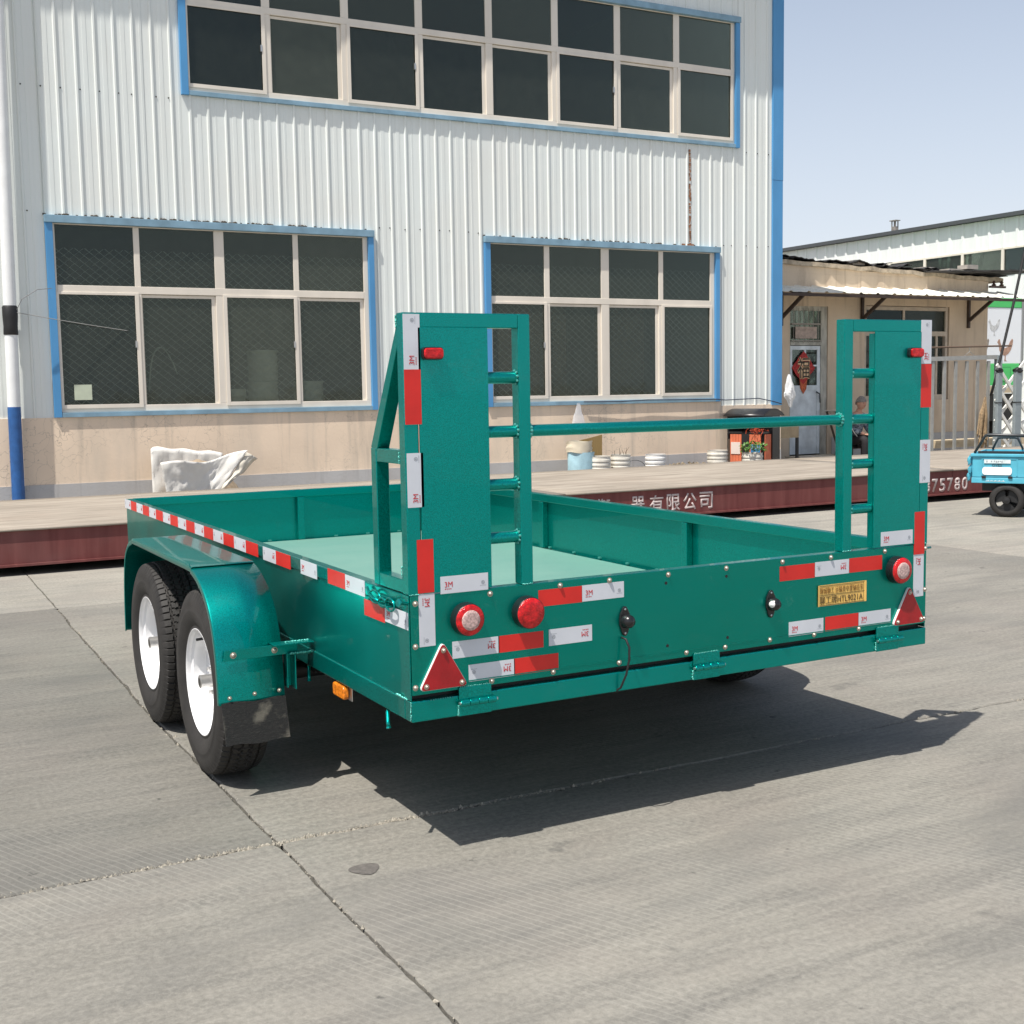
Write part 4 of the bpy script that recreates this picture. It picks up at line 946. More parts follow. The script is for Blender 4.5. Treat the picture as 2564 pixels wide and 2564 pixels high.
# ------------------------------------------------------------------ white warehouse far right
WX = 26.0
wh = thing('white_warehouse', 'long white ribbed warehouse with a ribbon of dark windows under a grey roof edge', 'building', (WX, 30, 0))
def xwall(y0, y1, z0, z1, x=WX, rib=.45):
    n = int((y1 - y0) / rib); prof = []
    for k in range(n + 1):
        y = y0 + rib * k
        for dy, h in ((0, 0), (.10, 0), (.13, .03), (.19, .03), (.22, 0)):
            if y + dy < y1: prof.append((y + dy, h))
    prof.append((y1, 0)); m_ = len(prof)
    return B().add([(x - h, y, z0) for y, h in prof] + [(x - h, y, z1) for y, h in prof], [(i, i + 1, i + 1 + m_, i + m_)[::-1] for i in range(m_ - 1)])
WCL = mat('bright white cladding', (.74, .75, .73), .5, var=.06, vscale=1.5, stretch=(1, 6, .4))
xwall(8, 62, 4.95, 5.72).build('upper_cladding', WCL, wh); xwall(8, 62, 0, 4.26).build('lower_cladding', WCL, wh)
box('roof_edge', mat('dark eave', (.06, .065, .07), .6), (WX - .17, WX + .2, 8, 62, 5.73, 5.83), wh)
B().prism([(WX, 5.83), (WX + 30, 5.83), (WX + 15, 7.6)], 1, 8, 62).build('roof', mat('grey roof', (.3, .32, .33), .6), wh)
box('back_shell', DARKIN, (WX + .4, WX + 29.8, 8.3, 61.8, 0, 5.7), wh)
box('end_wall', WCL, (WX + .01, WX + 30, 8, 8.15, 0, 5.72), wh)
for k in range(30):
    y = 9 + 1.35 * k; f = B(); f.box(WX - .03, WX + .05, y, y + .09, 4.26, 4.95); f.box(WX - .03, WX + .05, y + .09, y + 1.35, 4.26, 4.31); f.box(WX - .03, WX + .05, y + .09, y + 1.35, 4.90, 4.95)
    ww = f.build('window', CREAM, wh); box('pane', GLASS, (WX, WX + .01, y + .09, y + 1.35, 4.31, 4.90), ww)
chm = B()
for dx in (0, .10):
    for dy in (0, .14): chm.bar((WX + .3 + dx, 24.0 + dy, 5.8), (WX + .3 + dx, 24.0 + dy, 6.20), .025)
chm.box(WX + .25, WX + .45, 23.95, 24.2, 6.18, 6.205); chm.box(WX + .29, WX + .41, 23.99, 24.15, 5.8, 6.02)
chm.build('roof_vent', mat('grey brown sheet', (.2, .18, .16), .7, var=.3), wh)
# bare tree tips beyond
tw = mat('twigs', (.10, .08, .065), .9)
for n_, (x, y, h) in enumerate(((30, 50, 8.0), (33.4, 52, 7.9), (35.3, 53, 8.5))):
    rr = random.Random(n_); t = thing('bare_tree', ['leftmost bare tree top just over the annexe roof by the factory corner', 'middle bare tree top over the annexe roof', 'rightmost and tallest bare tree top over the annexe roof'][n_], 'tree', (x, y, 0), 'bare trees beyond the annexe')
    B().tube([(x, y, 0), (x + .1, y, h * .5), (x, y, h * .72)], [.16, .11, .07], 8).build('trunk', tw, t)
    c = B()
    for k in range(34):
        a = rr.uniform(0, 6.28); z0 = h * rr.uniform(.45, .72); s = rr.uniform(.3, 1.0); e = Vector((math.cos(a) * s, math.sin(a) * s, h * rr.uniform(.14, .30)))
        p = Vector((x, y, z0)); c.tube([p, p + e * .5 + Vector((0, 0, .1)), p + e], [.03, .02, .008], 4, False)
    c.build('crown', tw, t)

# ------------------------------------------------------------------ poles, wires
wp = mat('white pole paint', (.74, .75, .74), .45, var=.05); bp = mat('blue pole paint', (.02, .095, .28), .5, var=.2, vscale=12)
pl_ = thing('steel_pole', 'round steel pole painted white above and blue below, black wrap round its middle', 'pole', (.31, 11.86, 0))
B().tube([(.305, 11.86, 0), (.312, 11.86, 1.335)], .072, 24).build('blue_base', bp, pl_, smooth=True, auto=40)
B().tube([(.312, 11.86, 1.335), (.395, 11.86, 7.6)], .071, 24).build('white_shaft', wp, pl_, smooth=True, auto=40)
B().lathe([(0, .074), (.01, .08), (.10, .077), (.2, .083), (.31, .085), (.33, .074)], (.322, 11.86, 2.15), (.012, 0, 1), 20).build('black_wrap', BLACK, pl_, smooth=True)
B().tube([(.39, 11.80, 2.43), (.45, 11.78, 2.55), (.62, 11.78, 2.66), (.78, 11.8, 2.68)], .004, 5).build('wire_end', mat('dull wire', (.13, .13, .13), .6), pl_)
def sag(a, b_, s, n=24):
    a, b_ = Vector(a), Vector(b_); return [a.lerp(b_, k / n) - Vector((0, 0, s * 4 * (k / n) * (1 - k / n))) for k in range(n + 1)]
wr = B().tube(sag((.39, 11.80, 2.40), (13.36, 13.9, 2.72), .62, 30), .0045, 5).build('slack_wire', mat('pale wire', (.24, .24, .23), .6)); tag(wr, 'thin slack wire sagging across the factory front from the wrapped pole to the awning bracket', 'wire')
cbw = B().tube([(8.0, 11.93, 1.245), (8.6, 11.92, 1.235), (9.1, 11.925, 1.25), (9.8, 11.92, 1.24), (10.4, 11.93, 1.235), (10.55, 11.93, 1.22), (11.2, 11.93, 1.235), (11.5, 11.93, 1.18), (11.66, 11.93, 1.14)], .008, 6).build('wall_cable', mat('dark blue cable', (.03, .035, .06), .6), smooth=True); tag(cbw, 'dark cable clipped along the sill of the right window towards the blue corner', 'cable')

# ------------------------------------------------------------------ heap under tarp by the wall
SACK = mat('white woven sack', (.72, .70, .65), .9, spec=.2, var=.1, vscale=5, bmp=.3, bscale=90)
def nz(x, y, z): return noise.noise(Vector((x, y, z)))
sk = thing('bulk_sack', 'torn white woven bulk sack lying open against the plaster wall', 'sack', (2.25, 11.4, 0))
def top_z(u): return .665 + .02 * math.sin(u * 9) + .11 * max(0, u - .45) ** 1.3 * 2
def crease(x, y): return .012 * nz(x * 2.2, y * 1.2, 7) + .004 * nz(x * 9, y * 7, 2) + .016 * abs(nz(x * 4.2 + y * 3, y * 2 - x, 4)) + .006 * abs(nz(x * 9 - y * 7, y * 8, 1))
b = B(); b.grid(lambda u, v: ((1.90 - .12 * v) * (1 - u) + (2.24 + .57 * v) * u + .006 * nz(u * 12, v * 9, 0), 11.24 - .05 * v * math.sin(u * 7) - 1.6 * crease(u * 2, v * 2) - .05 * v, top_z(u) * v), 40, 22)
b.build('front_sheet', SACK, sk, smooth=True, solid=.002)
b = B(); b.grid(lambda u, v: (1.79 + .86 * u, 11.70 + 1.6 * crease(u * 3, v * 3), (.835 - .10 * u - .03 * math.exp(-u * 30) + .008 * math.sin(u * 17)) * v), 30, 14); b.build('back_sheet', SACK, sk, smooth=True, solid=.002)
P0, P1, P2, P3 = Vector((2.80, 11.18, .75)), Vector((2.95, 11.24, .66)), Vector((2.46, 11.20, .30)), Vector((2.72, 11.16, .47))
b = B(); b.grid(lambda u, v: tuple((P0.lerp(P1, u)).lerp(P2.lerp(P3, u * .55), v) + Vector((0, -.04 * math.sin(u * 3.1) - .02 * nz(u * 5, v * 6, 1), .012 * math.sin(v * 9)))), 16, 14)
b.build('loose_flap', mat('dirty sack lining', (.56, .52, .44), .85, var=.2), sk, smooth=True, solid=.002)
hp = B(); hp.grid(lambda u, v: (1.9 + .98 * u, 11.25 + .6 * v, (.66 * math.sin(math.pi * min(1, u * 1.0) ** .8) ** .6) * math.sin(math.pi * v) ** .5 + .03 * nz(u * 14, v * 9, 0)), 30, 16)
o = hp.build('sand_heap', mat('brown sand', (.30, .235, .165), .95, var=.25, vscale=25, bmp=.8, bscale=60), smooth=True); tag(o, 'small heap of brown rubble spilling from under the torn white sack', 'heap')

# ------------------------------------------------------------------ buckets and plants along the wall
YB = 11.3
def tub(x, y, z, r, h, m, label, cat='bucket', grp='white tubs behind the weighbridge', soil=True, ribs=4):
    t = thing('planter_tub' if soil else 'plastic_tub', label, cat, (x, y, z), grp); pr = [(0, .001), (0, r * .82)]
    for k in range(ribs):
        a = h * (.50 + .46 * k / ribs); s = .88 + .02 * k / ribs; pr += [(a, r * s), (a + .005, r * (s + .055)), (a + h * .06, r * (s + .055)), (a + h * .07, r * s)]
    pr += [(h * .985, r * .90), (h, r * .93), (h, r * .88), (h * .8, r * .85)]
    B().lathe(pr, (x, y, z), n=28).build('tub_body', m, t, smooth=True, auto=30)
    if soil: B().lathe([(h * .84, r * .91), (h * .87, .001)], (x, y, z), n=20).build('soil', mat('potting soil', (.12, .085, .055), .95, var=.4, vscale=60), t)
    return t
TUB = mat('dirty white tub', (.62, .59, .52), .55, var=.18, vscale=7)
bb = thing('wrapped_bucket', 'tall pale blue sheet wrapped bundle with cream top beside the cardboard', 'bundle', (7.55, YB, 0))
b = B(); b.grid(lambda u, v: (7.55 + (.19 + .02 * nz(u * 9, v * 3, 0)) * math.cos(2 * math.pi * u), YB + .18 * math.sin(2 * math.pi * u), .0 + .56 * v), 36, 16)
b.build('blue_wrap', mat('pale blue sheet', (.36, .55, .62), .6, var=.18, vscale=9), bb)
b = B(); b.grid(lambda u, v: (7.52 + (.185 + .02 * nz(u * 7, v * 5, 4)) * math.cos(2 * math.pi * u), YB + .17 * math.sin(2 * math.pi * u), .56 + .15 * v - .01 * math.sin(u * 20)), 30, 6); b.build('cream_top', mat('cream sheet', (.62, .55, .42), .7, var=.1), bb, smooth=True)
o = B().prism([(7.68, .0), (8.05, .0), (8.06, .78), (7.86, .74), (7.68, .71)], 1, 11.55, 11.56).build('cardboard_sheet', mat('corrugated card', (.30, .20, .075), .85, var=.15, vscale=30, stretch=(6, 1, .2))); tag(o, 'brown cardboard sheet standing upright against the wall behind the tubs', 'cardboard')
tub(7.78, YB - .12, .0, .165, .50, TUB, 'round white ribbed tub directly right of the pale blue bundle')
t = tub(8.14, YB - .1, .0, .152, .51, TUB, 'white ribbed tub with a spindly dry plant growing in it')
b = B()
for k in range(9):
    a = rnd.uniform(0, 6); x = 8.14 + .1 * math.cos(a); y = YB - .1 + .08 * math.sin(a); h = rnd.uniform(.05, .2)
    b.tube([(x, y, .42), (x + rnd.uniform(-.03, .03), y, .42 + h * .6), (x + rnd.uniform(-.06, .08), y, .42 + h)], [.005, .004, .002], 5)
b.build('dry_stems', mat('dry stem', (.12, .08, .05), .9), t)
tub(8.765, YB - .05, .0, .158, .485, mat('clean white tub', (.72, .71, .68), .5, var=.08), 'cleanest white ribbed tub, alone in the middle of the wall')
t = tub(9.985, YB + .1, .02, .165, .47, TUB, 'wide dirty cream basin tub leaning beside a thin stake left of the red bins')
B().tube([(10.05, YB - .1, 0), (10.06, YB - .08, .66)], .009, 6).build('stake', mat('dry stem', (.12, .08, .05), .9), t)
t = tub(10.44, YB - .15, .0, .165, .44, TUB, 'white tub full of bushy green leaves in front of the red bins', 'plant pot')
LEAF = mat('green leaf', (.07, .17, .025), .5, var=.4, vscale=25)
b = B()
for k in range(170):
    a = rnd.uniform(0, 6.28); rr_ = .2 * math.sqrt(rnd.random()); p = Vector((10.44 + rr_ * math.cos(a) * 1.0, YB - .15 + rr_ * math.sin(a), .45 + rnd.uniform(0, .14) * (1.2 - rr_ * 2)))
    d = Vector((rnd.uniform(-1, 1), rnd.uniform(-1, 1), rnd.uniform(.1, .9))).normalized(); s = d.cross(Vector((0, 0, 1))).normalized(); l = rnd.uniform(.04, .07)
    b.add([p, p + d * l * .5 + s * l * .3, p + d * l, p + d * l * .5 - s * l * .3], [(0, 1, 2, 3)])
b.build('leaves', LEAF, t)
hb = B().tube([(8.44 + .19 * math.cos(a), YB, .28 + .13 * math.sin(a)) for a in [k * .2 for k in range(17)]], .006, 6).build('wire_hoop', mat('dull wire', (.13, .13, .13), .6)); tag(hb, 'thin half buried wire hoop between the plant tub and the clean white tub', 'hoop')
b = B()
for k in range(90):
    x = rnd.uniform(9.05, 9.75); b.ball((x, YB + rnd.uniform(0, .4), .27 + rnd.uniform(-.02, .04)), rnd.uniform(.01, .025), nu=5, nv=4, jit=.5)
b.box(8.98, 9.8, YB, YB + .5, 0, .27)
o = b.build('rubble_bank', mat('leaf litter', (.20, .16, .11), .95, var=.5, vscale=40), kind='stuff'); tag(o, 'low bank of leaf litter and rubble along the foot of the wall', 'rubble')
b = B(); b.grid(lambda u, v: (7.86 + (.02 + .13 * v + .02 * nz(u * 6, v * 5, 3)) * math.cos(2 * math.pi * u), 11.86 + .05 * v * math.sin(2 * math.pi * u), 1.22 - .40 * v + .01 * math.sin(v * 20 + u * 12)), 22, 10)
cl = bpy.data.materials.new('clear plastic'); t_, bb_ = nodes(cl); bb_.inputs['Base Color'].default_value = (.75, .75, .76, 1); bb_.inputs['Roughness'].default_value = .25; bb_.inputs['Alpha'].default_value = .45
o = b.build('plastic_bag', cl, smooth=True); tag(o, 'clear plastic bag hanging from the window sill above the cardboard', 'bag')
def bagp(u, v):
    rr = (.02 + .115 * (v ** .7) * (1 if v < .62 else max(.1, 1 - (v - .62) * 2.2))) * (1 + .55 * nz(3 * math.cos(6.28 * u), 3 * math.sin(6.28 * u), v * 4))
    return (11.76 + .03 * v + rr * math.cos(6.2832 * u) * (1 + .35 * math.sin(u * 12.57)), 11.87 + .5 * rr * math.sin(6.2832 * u), 1.60 - .50 * v + .05 * nz(u * 5, v * 3, 4) * v)
b = B(); b.grid(bagp, 18, 12)
o = b.build('plastic_bag', WPL, weld=True); tag(o, 'crumpled white carrier bag hanging at the foot of the blue corner', 'bag')

# ------------------------------------------------------------------ twin litter bin under black canopy
bn = thing('litter_bin', 'twin litter bin with slatted orange red doors under a curved black canopy', 'litter bin', (10.74, 11.26, 0))
SLAT = mat('orange red slats', (.60, .15, .07), .6, var=.15); BK = mat('black steel', (.016, .016, .017), .35)
BB = Vector((10.74, 11.26, 0)); BW = .60; BD = .46
def lb(name, m, e, parent=bn, **k): return box(name, m, (BB.x + e[0], BB.x + e[1], BB.y + e[2], BB.y + e[3], e[4], e[5]), parent, **k)
for x0 in (-BW + .03, -.235):
    for k in range(4): lb('slat', SLAT, (x0 + .05 * k, x0 + .05 * k + .046, -.012, 0, .03, .70))
for k in range(4): lb('slat', SLAT, (0, .010, .035 + .045 * k, .076 + .045 * k, .03, .70))
b = B()
for e in ((-BW, 0, .001, BD, 0, .02), (-BW, 0, BD - .02, BD, .02, 1.0), (-BW - .02, -BW, -.015, BD, 0, 1.0), (-BW + .235, -.24, -.014, .3, .02, .74), (-.02, .0, .22, BD, 0, 1.0), (0, .03, .22, BD - .02, .02, .99), (-BW, 0, -.014, BD - .02, .71, .74), (-BW, -.021, .02, .05, .02, .7), (-.022, -.001, .03, .219, .02, .7)):
    b.box(BB.x + e[0], BB.x + e[1], BB.y + e[2], BB.y + e[3], e[4], e[5])
b.build('bin_frame', BK, bn)
cp = B(); n = 12
pr = [(BB.y - .08 + .62 * k / n, .975 + .105 * math.sin(math.pi * k / n) ** .8) for k in range(n + 1)]
cp.add([(x, y, z) for x in (BB.x - BW - .05, BB.x + .05) for y, z in pr], [(k, k + 1, k + 2 + n, k + 1 + n) for k in range(n)]); cp.build('canopy', BK, bn, smooth=True, solid=.012)
B().prism(pr, 0, BB.x + .035, BB.x + .05).build('canopy_end', BK, bn)
sg = lb('recycling_sign', mat('blue sign', (.03, .20, .42), .5), (-.205, -.045, -.022, -.014, .37, .55))
X_ = BB.x - .20; Y_ = BB.y - .0235
lettering('垃圾分类', WPL, sg, (X_ + .045, Y_, .48), (1, 0, 0), (0, 0, 1), .10, .045); lettering('♻', WPL, sg, (X_ + .006, Y_, .48), (1, 0, 0), (0, 0, 1), .032, .045)
lettering('可回收', WPL, sg, (X_ + .045, Y_, .395), (1, 0, 0), (0, 0, 1), .09, .045)
lb('blank_notice', mat('pale notice', (.66, .56, .50), .7), (-BW + .05, -BW + .21, -.022, -.014, .40, .58))
bn.rotation_euler = (0, 0, R(-70))
b = B()
for k in range(34):
    a = [Vector((10.70 + rnd.uniform(-.13, .10), 11.42 + rnd.uniform(-.2, .1), .76 + rnd.uniform(-.01, .04)))]
    for q in range(3): a.append(a[-1] + Vector((rnd.uniform(-.05, .05), rnd.uniform(-.05, .03), rnd.uniform(-.05, .03))))
    b.tube(a, .0035, 4, False)
o = b.build('net_tangle', mat('red net', (.45, .06, .02), .7, var=.5, vscale=50), kind='stuff'); tag(o, 'tangle of red net and straw lying on top of the litter bin', 'net')
ns = thing('notice_stand', 'black legged stand holding a brown cardboard panel beside the litter bin', 'stand', (12.35, 12.6, 0))
box('leg', BK, (12.10, 12.15, 12.6, 12.63, 0, .90), ns); box('leg', BK, (12.56, 12.61, 12.6, 12.63, 0, .90), ns)
box('panel', mat('old board', (.38, .29, .18), .85, var=.2), (12.12, 12.59, 12.58, 12.598, .56, .88), ns)

# ------------------------------------------------------------------ folding chair with white cover
fc = thing('folding_chair', 'folded deck chair draped with a white sheet near the pale blue door', 'chair', (13.9, 13.2, 0))
for a, b_ in (((13.98, 13.2, .95), (14.32, 13.2, .12)), ((14.42, 13.25, .75), (14.22, 13.25, .10)), ((14.0, 13.45, .95), (14.34, 13.45, .12)), ((14.44, 13.5, .75), (14.24, 13.5, .1))): B().tube([a, b_], .02, 8).build('leg', mat('brown tube', (.06, .035, .022), .5), fc)
b = B(); b.grid(lambda u, v: (13.95 + .52 * u * (1 - .0 * v), 13.16 + .3 * v, .98 - (.60 * u ** 1.0) * (1 - .75 * v) * .8 + .02 * math.sin(u * 12) - .02 * v), 14, 6); b.build('white_sheet', SACK, fc, smooth=True, solid=.01)

# ------------------------------------------------------------------ seated person
per = thing('person', 'seated person in grey patterned jacket and dark trousers before the annexe window', 'person', (14.68, 13.35, 0))
SKIN = mat('skin', (.50, .27, .19), .55)
def skin_body(name, verts, edges, radii, m, parent, sub=2, root=0):
    me = bpy.data.meshes.new(name); bs = BASE[parent.name]
    me.from_pydata([tuple(Vector(v) - bs) for v in verts], edges, []); me.materials.append(m)
    o = bpy.data.objects.new(name, me); COL.objects.link(o); o.parent = parent; BASE[o.name] = bs.copy()
    mo = o.modifiers.new('k', 'SKIN'); mo.use_smooth_shade = True
    for i, r in enumerate(radii): me.skin_vertices[0].data[i].radius = (r, r)
    me.skin_vertices[0].data[root].use_root = True
    mo = o.modifiers.new('u', 'SUBSURF'); mo.levels = sub; mo.render_levels = sub
    return o
ox, oy = 14.63, 13.45
V = [(ox, oy, .42), (ox, oy - .02, .56), (ox - .01, oy - .06, .74), (ox - .02, oy - .12, .86), (ox - .02, oy - .16, .93), (ox - .02, oy - .19, 1.02),
     (ox - .18, oy - .10, .84), (ox - .24, oy - .16, .62), (ox - .10, oy - .40, .54),
     (ox + .15, oy - .10, .84), (ox + .21, oy - .16, .62), (ox + .06, oy - .40, .53),
     (ox - .10, oy - .05, .42), (ox - .13, oy - .45, .46), (ox - .11, oy - .42, .08), (ox - .11, oy - .56, .045),
     (ox + .10, oy - .05, .42), (ox + .15, oy - .45, .44), (ox + .17, oy - .40, .08), (ox + .18, oy - .54, .045)]
E_ = [(0, 1), (1, 2), (2, 3), (3, 4), (4, 5), (3, 6), (6, 7), (7, 8), (3, 9), (9, 10), (10, 11), (0, 12), (12, 13), (13, 14), (14, 15), (0, 16), (16, 17), (17, 18), (18, 19)]
skin_body('body', V, E_, [.13, .12, .13, .09, .05, .05, .055, .042, .032, .055, .042, .032, .085, .06, .04, .035, .085, .06, .04, .035], SKIN, per)
JK = bpy.data.materials.new('grey patterned cloth'); t_, b__ = nodes(JK); v_ = coords(t_)
t_.links.new(mixc(t_, ramp(t_, noise_t(t_, v_, 16, 4, .7), .42, .58), (.035, .045, .065), (.30, .33, .36)), b__.inputs['Base Color']); b__.inputs['Roughness'].default_value = .9
skin_body('jacket', [V[0], V[1], V[2], V[3], (ox - .02, oy - .14, .89), V[6], V[7], (ox - .13, oy - .36, .56), V[9], V[10], (ox + .09, oy - .36, .555)], [(0, 1), (1, 2), (2, 3), (3, 4), (3, 5), (5, 6), (6, 7), (3, 8), (8, 9), (9, 10)], [.15, .15, .155, .11, .07, .075, .062, .046, .075, .062, .046], JK, per)
skin_body('trousers', [V[0], V[12], V[13], (ox - .11, oy - .42, .12), V[16], V[17], (ox + .17, oy - .40, .12)], [(0, 1), (1, 2), (2, 3), (0, 4), (4, 5), (5, 6)], [.14, .10, .078, .062, .10, .078, .062], mat('dark trousers', (.018, .016, .018), .85), per)
hd = B(); hc = (ox - .02, oy - .22, 1.085); hd.ball(hc, .076, .094, .112, 20, 14)
hd.ball((hc[0], hc[1] - .095, hc[2] - .012), .013, .018, .022, 8, 6)
for s in (-1, 1): hd.ball((hc[0] + s * .077, hc[1] + .005, hc[2] - .005), .012, .02, .03, 8, 6)
head = hd.build('head', SKIN, per, smooth=True)
b = B()
for s in (-1, 1): b.ball((hc[0] + s * .028, hc[1] - .086, hc[2] + .006), .010, .007, .006, 8, 6)
b.build('eyes', PLAST, head); B().ball((hc[0], hc[1] - .088, hc[2] - .050), .022, .007, .005, 8, 5).build('mouth', mat('lips', (.3, .1, .08), .5), head)
b = B(); b.grid(lambda u, v: (hc[0] + .086 * math.cos(2 * math.pi * u) * math.cos(v * 1.57), hc[1] + .012 + .10 * math.sin(2 * math.pi * u) * math.cos(v * 1.57), hc[2] + .022 + .105 * math.sin(v * 1.57) + (.05 * min(0, -math.sin(2 * math.pi * u)) * (1 - v))), 24, 8)
b.build('hair', mat('grey hair', (.22, .20, .18), .8, var=.5, vscale=60), head, smooth=True, solid=.008)
for s, c in ((-1, V[8]), (1, V[11])):
    palm = Vector(c) + Vector((0, -.045, -.005)); hb_ = B(); hb_.ball(palm, .038, .045, .016, 10, 8)
    for k in range(4):
        fx = palm.x - .027 + .018 * k; l = (.052, .066, .062, .048)[k]
        hb_.tube([(fx, palm.y - .035, palm.z), (fx, palm.y - .035 - l * .5, palm.z - .004), (fx, palm.y - .035 - l * .85, palm.z - .022)], [.0095, .0085, .007], 7)
    hb_.tube([(palm.x - s * .03, palm.y, palm.z), (palm.x - s * .058, palm.y - .025, palm.z - .004), (palm.x - s * .060, palm.y - .05, palm.z - .012)], [.011, .010, .008], 7)
    hb_.build('hand', SKIN, per, smooth=True)
for q in (14, 18): B().ball((V[q][0], V[q][1] - .07, .045), .05, .13, .045, 12, 8).build('shoe', BLACK, per, smooth=True)
stl = thing('stool', 'low dark stool under the seated person by the annexe', 'stool', (ox, oy + .02, 0))
box('seat', BR, (ox - .17, ox + .17, oy - .12, oy + .18, .27, .31), stl)
for x in (-.15, .12):
    for y in (-.10, .15): box('leg', BR, (ox + x, ox + x + .03, oy + y, oy + y + .03, 0, .27), stl)

# ------------------------------------------------------------------ fence gate, posts, scissor lattice, hanging things
GALV = mat('galvanised steel', (.36, .36, .34), .5, .35, var=.12, vscale=9)
gt = thing('steel_gate', 'grey steel bar gate with open uprights in front of the annexe', 'gate', (16.2, 12.3, 0))
B().bar((14.75, 12.3, 1.83), (16.98, 12.3, 1.87), .05, .075).build('top_bar', GALV, gt); B().bar((14.75, 12.3, .16), (16.95, 12.3, .16), .05, .06).build('bottom_bar', GALV, gt)
for x in (14.80, 15.07, 15.34, 15.62, 15.90, 16.18, 16.45, 16.73): B().box(x, x + .06, 12.285, 12.315, .18, 1.80).build('bar', GALV, gt)
B().box(16.95, 17.07, 12.26, 12.34, 0, 1.90).build('gate_post', mat('blue grey steel', (.27, .31, .32), .5, .2, var=.1), gt)
pm = mat('blue grey steel', (.27, .31, .32), .5, .2)
for n_, x in enumerate((16.16, 16.60)):
    p = thing('capped_post', ['narrower grey steel post with taped black top right of the gate', 'wider grey steel post with black cap behind the blue cart'][n_], 'post', (x + .08, 11.6, 0))
    B().box(x, x + .11 + .05 * n_, 11.57, 11.63, 0, 1.60).build('shaft', pm, p, bevel=.006); B().ball((x + .055 + .025 * n_, 11.60, 1.62), .08 + .03 * n_, .05, .05, 10, 8, .5).build('wrapped_cap', BLACK, p)
    B().box(x - .006, x + .116 + .05 * n_, 11.56, 11.64, 1.06, 1.075).build('tie_wire', BLACK, p)
sc2 = thing('scissor_lattice', 'white crossed steel bars of a folding lattice between the grey posts', 'lattice', (16.9, 12.0, 0))
WB = mat('white bars', (.74, .73, .68), .5, var=.08)
for k in range(4):
    z = .30 + .36 * k
    B().bar((16.60, 11.98, z + .35), (17.45, 12.02, z - .55), .03, .055).build('bar', WB, sc2); B().bar((16.66, 12.05, z - .30), (17.50, 12.09, z + .45), .03, .055).build('bar', WB, sc2)
ck = B().tube([(15.3, 12.62, 2.045), (17.72, 12.62, 2.085)], .016, 8).build('clothes_pole', mat('rusty brown pole', (.12, .08, .055), .7)); tag(ck, 'thin brown horizontal clothes pole held above the steel gate', 'pole')
hg_ = B().tube([(16.62, 12.62, 2.08), (16.63, 12.62, 1.98), (16.46, 12.62, 1.88), (16.80, 12.62, 1.88), (16.63, 12.62, 1.98)], .006, 6).build('wire_hanger', STEEL); tag(hg_, 'bare wire clothes hanger on the brown clothes pole', 'hanger')
b = B()
for k in range(26):
    x = 16.52 + rnd.uniform(-.13, .10); b.tube([(16.58 + rnd.uniform(-.01, .01), 12.2, 1.16), (x * .6 + 16.58 * .4, 12.2 + rnd.uniform(-.03, .03), .85), (x, 12.2 + rnd.uniform(-.05, .05), rnd.uniform(.2, .5))], [.012, .02, .012], 5)
o = b.build('dried_broom', mat('straw brown', (.30, .21, .12), .9, var=.4, vscale=30)); tag(o, 'brown dried bundle of stalks hanging from the last bars of the gate', 'broom')
gy = B().tube([(16.60, 12.1, 1.18), (16.72, 12.1, 1.5), (17.16, 12.1, 2.9), (17.9, 12.1, 5.6), (18.2, 12.1, 6.6)], .024, 8).build('guy_cable', BLACK, smooth=True); tag(gy, 'thick black guy cable slanting up to the right from the gate', 'cable')
gp = thing('utility_pole', 'concrete utility pole standing outside the yard beyond the gate', 'pole', (18.9, 12.1, 0)); B().tube([(18.9, 12.1, 0), (18.9, 12.1, 8.2)], [.16, .11], 16).build('shaft', PLINTH, gp, smooth=True, auto=40)
gp.location = (19.6, 12.1, 0)
tk = B().bar((16.2, 13.1, .30), (19.0, 13.1, .30), .25, .14).build('timber_beam', mat('sawn timber', (.50, .41, .28), .85, var=.2)); tag(tk, 'sawn timber beam lying low beyond the grey posts', 'timber')

# ------------------------------------------------------------------ poultry truck
px0, px1, py = 19.2, 22.10, 16.0
pt = thing('poultry_truck', 'white box truck with green bands and printed hens parked behind the gate', 'truck', (20.6, 18, 0))
WT = mat('white truck panel', (.80, .83, .86), .35); GT = mat('green truck paint', (.06, .52, .13), .4); 
box('box_body', WT, (px0, px1, py, py + 5, 1.82, 3.06), pt, .01); box('green_top_band', GT, (px0 - .01, px1 - .02, py - .01, py + 5.01, 3.062, 3.27), pt, .01)
box('green_skirt', GT, (px0 - .01, px1 - .06, py - .01, py + 5.01, 1.34, 1.818), pt, .01)
box('locker_door', mat('dark green line', (.03, .30, .08), .5), (21.30, 21.75, py - .018, py - .011, 1.42, 1.75), pt); box('locker_panel', GT, (21.32, 21.73, py - .024, py - .0185, 1.44, 1.73), pt)
box('corner_strip', mat('grey rubber', (.25, .26, .26), .6), (px1, px1 + .06, py - .02, py + .1, 1.34, 3.25), pt)
box('chassis', BLACK, (px0 + .1, px1 - .1, py + .1, py + 5, .55, 1.15), pt); box('timber_edge', mat('sawn timber', (.50, .41, .28), .85), (px0, px1 - .05, py - .02, py + .1, 1.17, 1.33), pt)
for y in (py + .9, py + 4):
    for x in (px0 + .25, px1 - .25): B().lathe([(-.13, .1), (-.13, .42), (-.09, .47), (.09, .47), (.13, .42), (.13, .1)], (x, y, .47), (1, 0, 0), 28).build('wheel', TYRE, pt, smooth=True, auto=40)
box('cab', GT, (px0, px1 - .05, py + 5.1, py + 6.7, .7, 2.6), pt, .08)
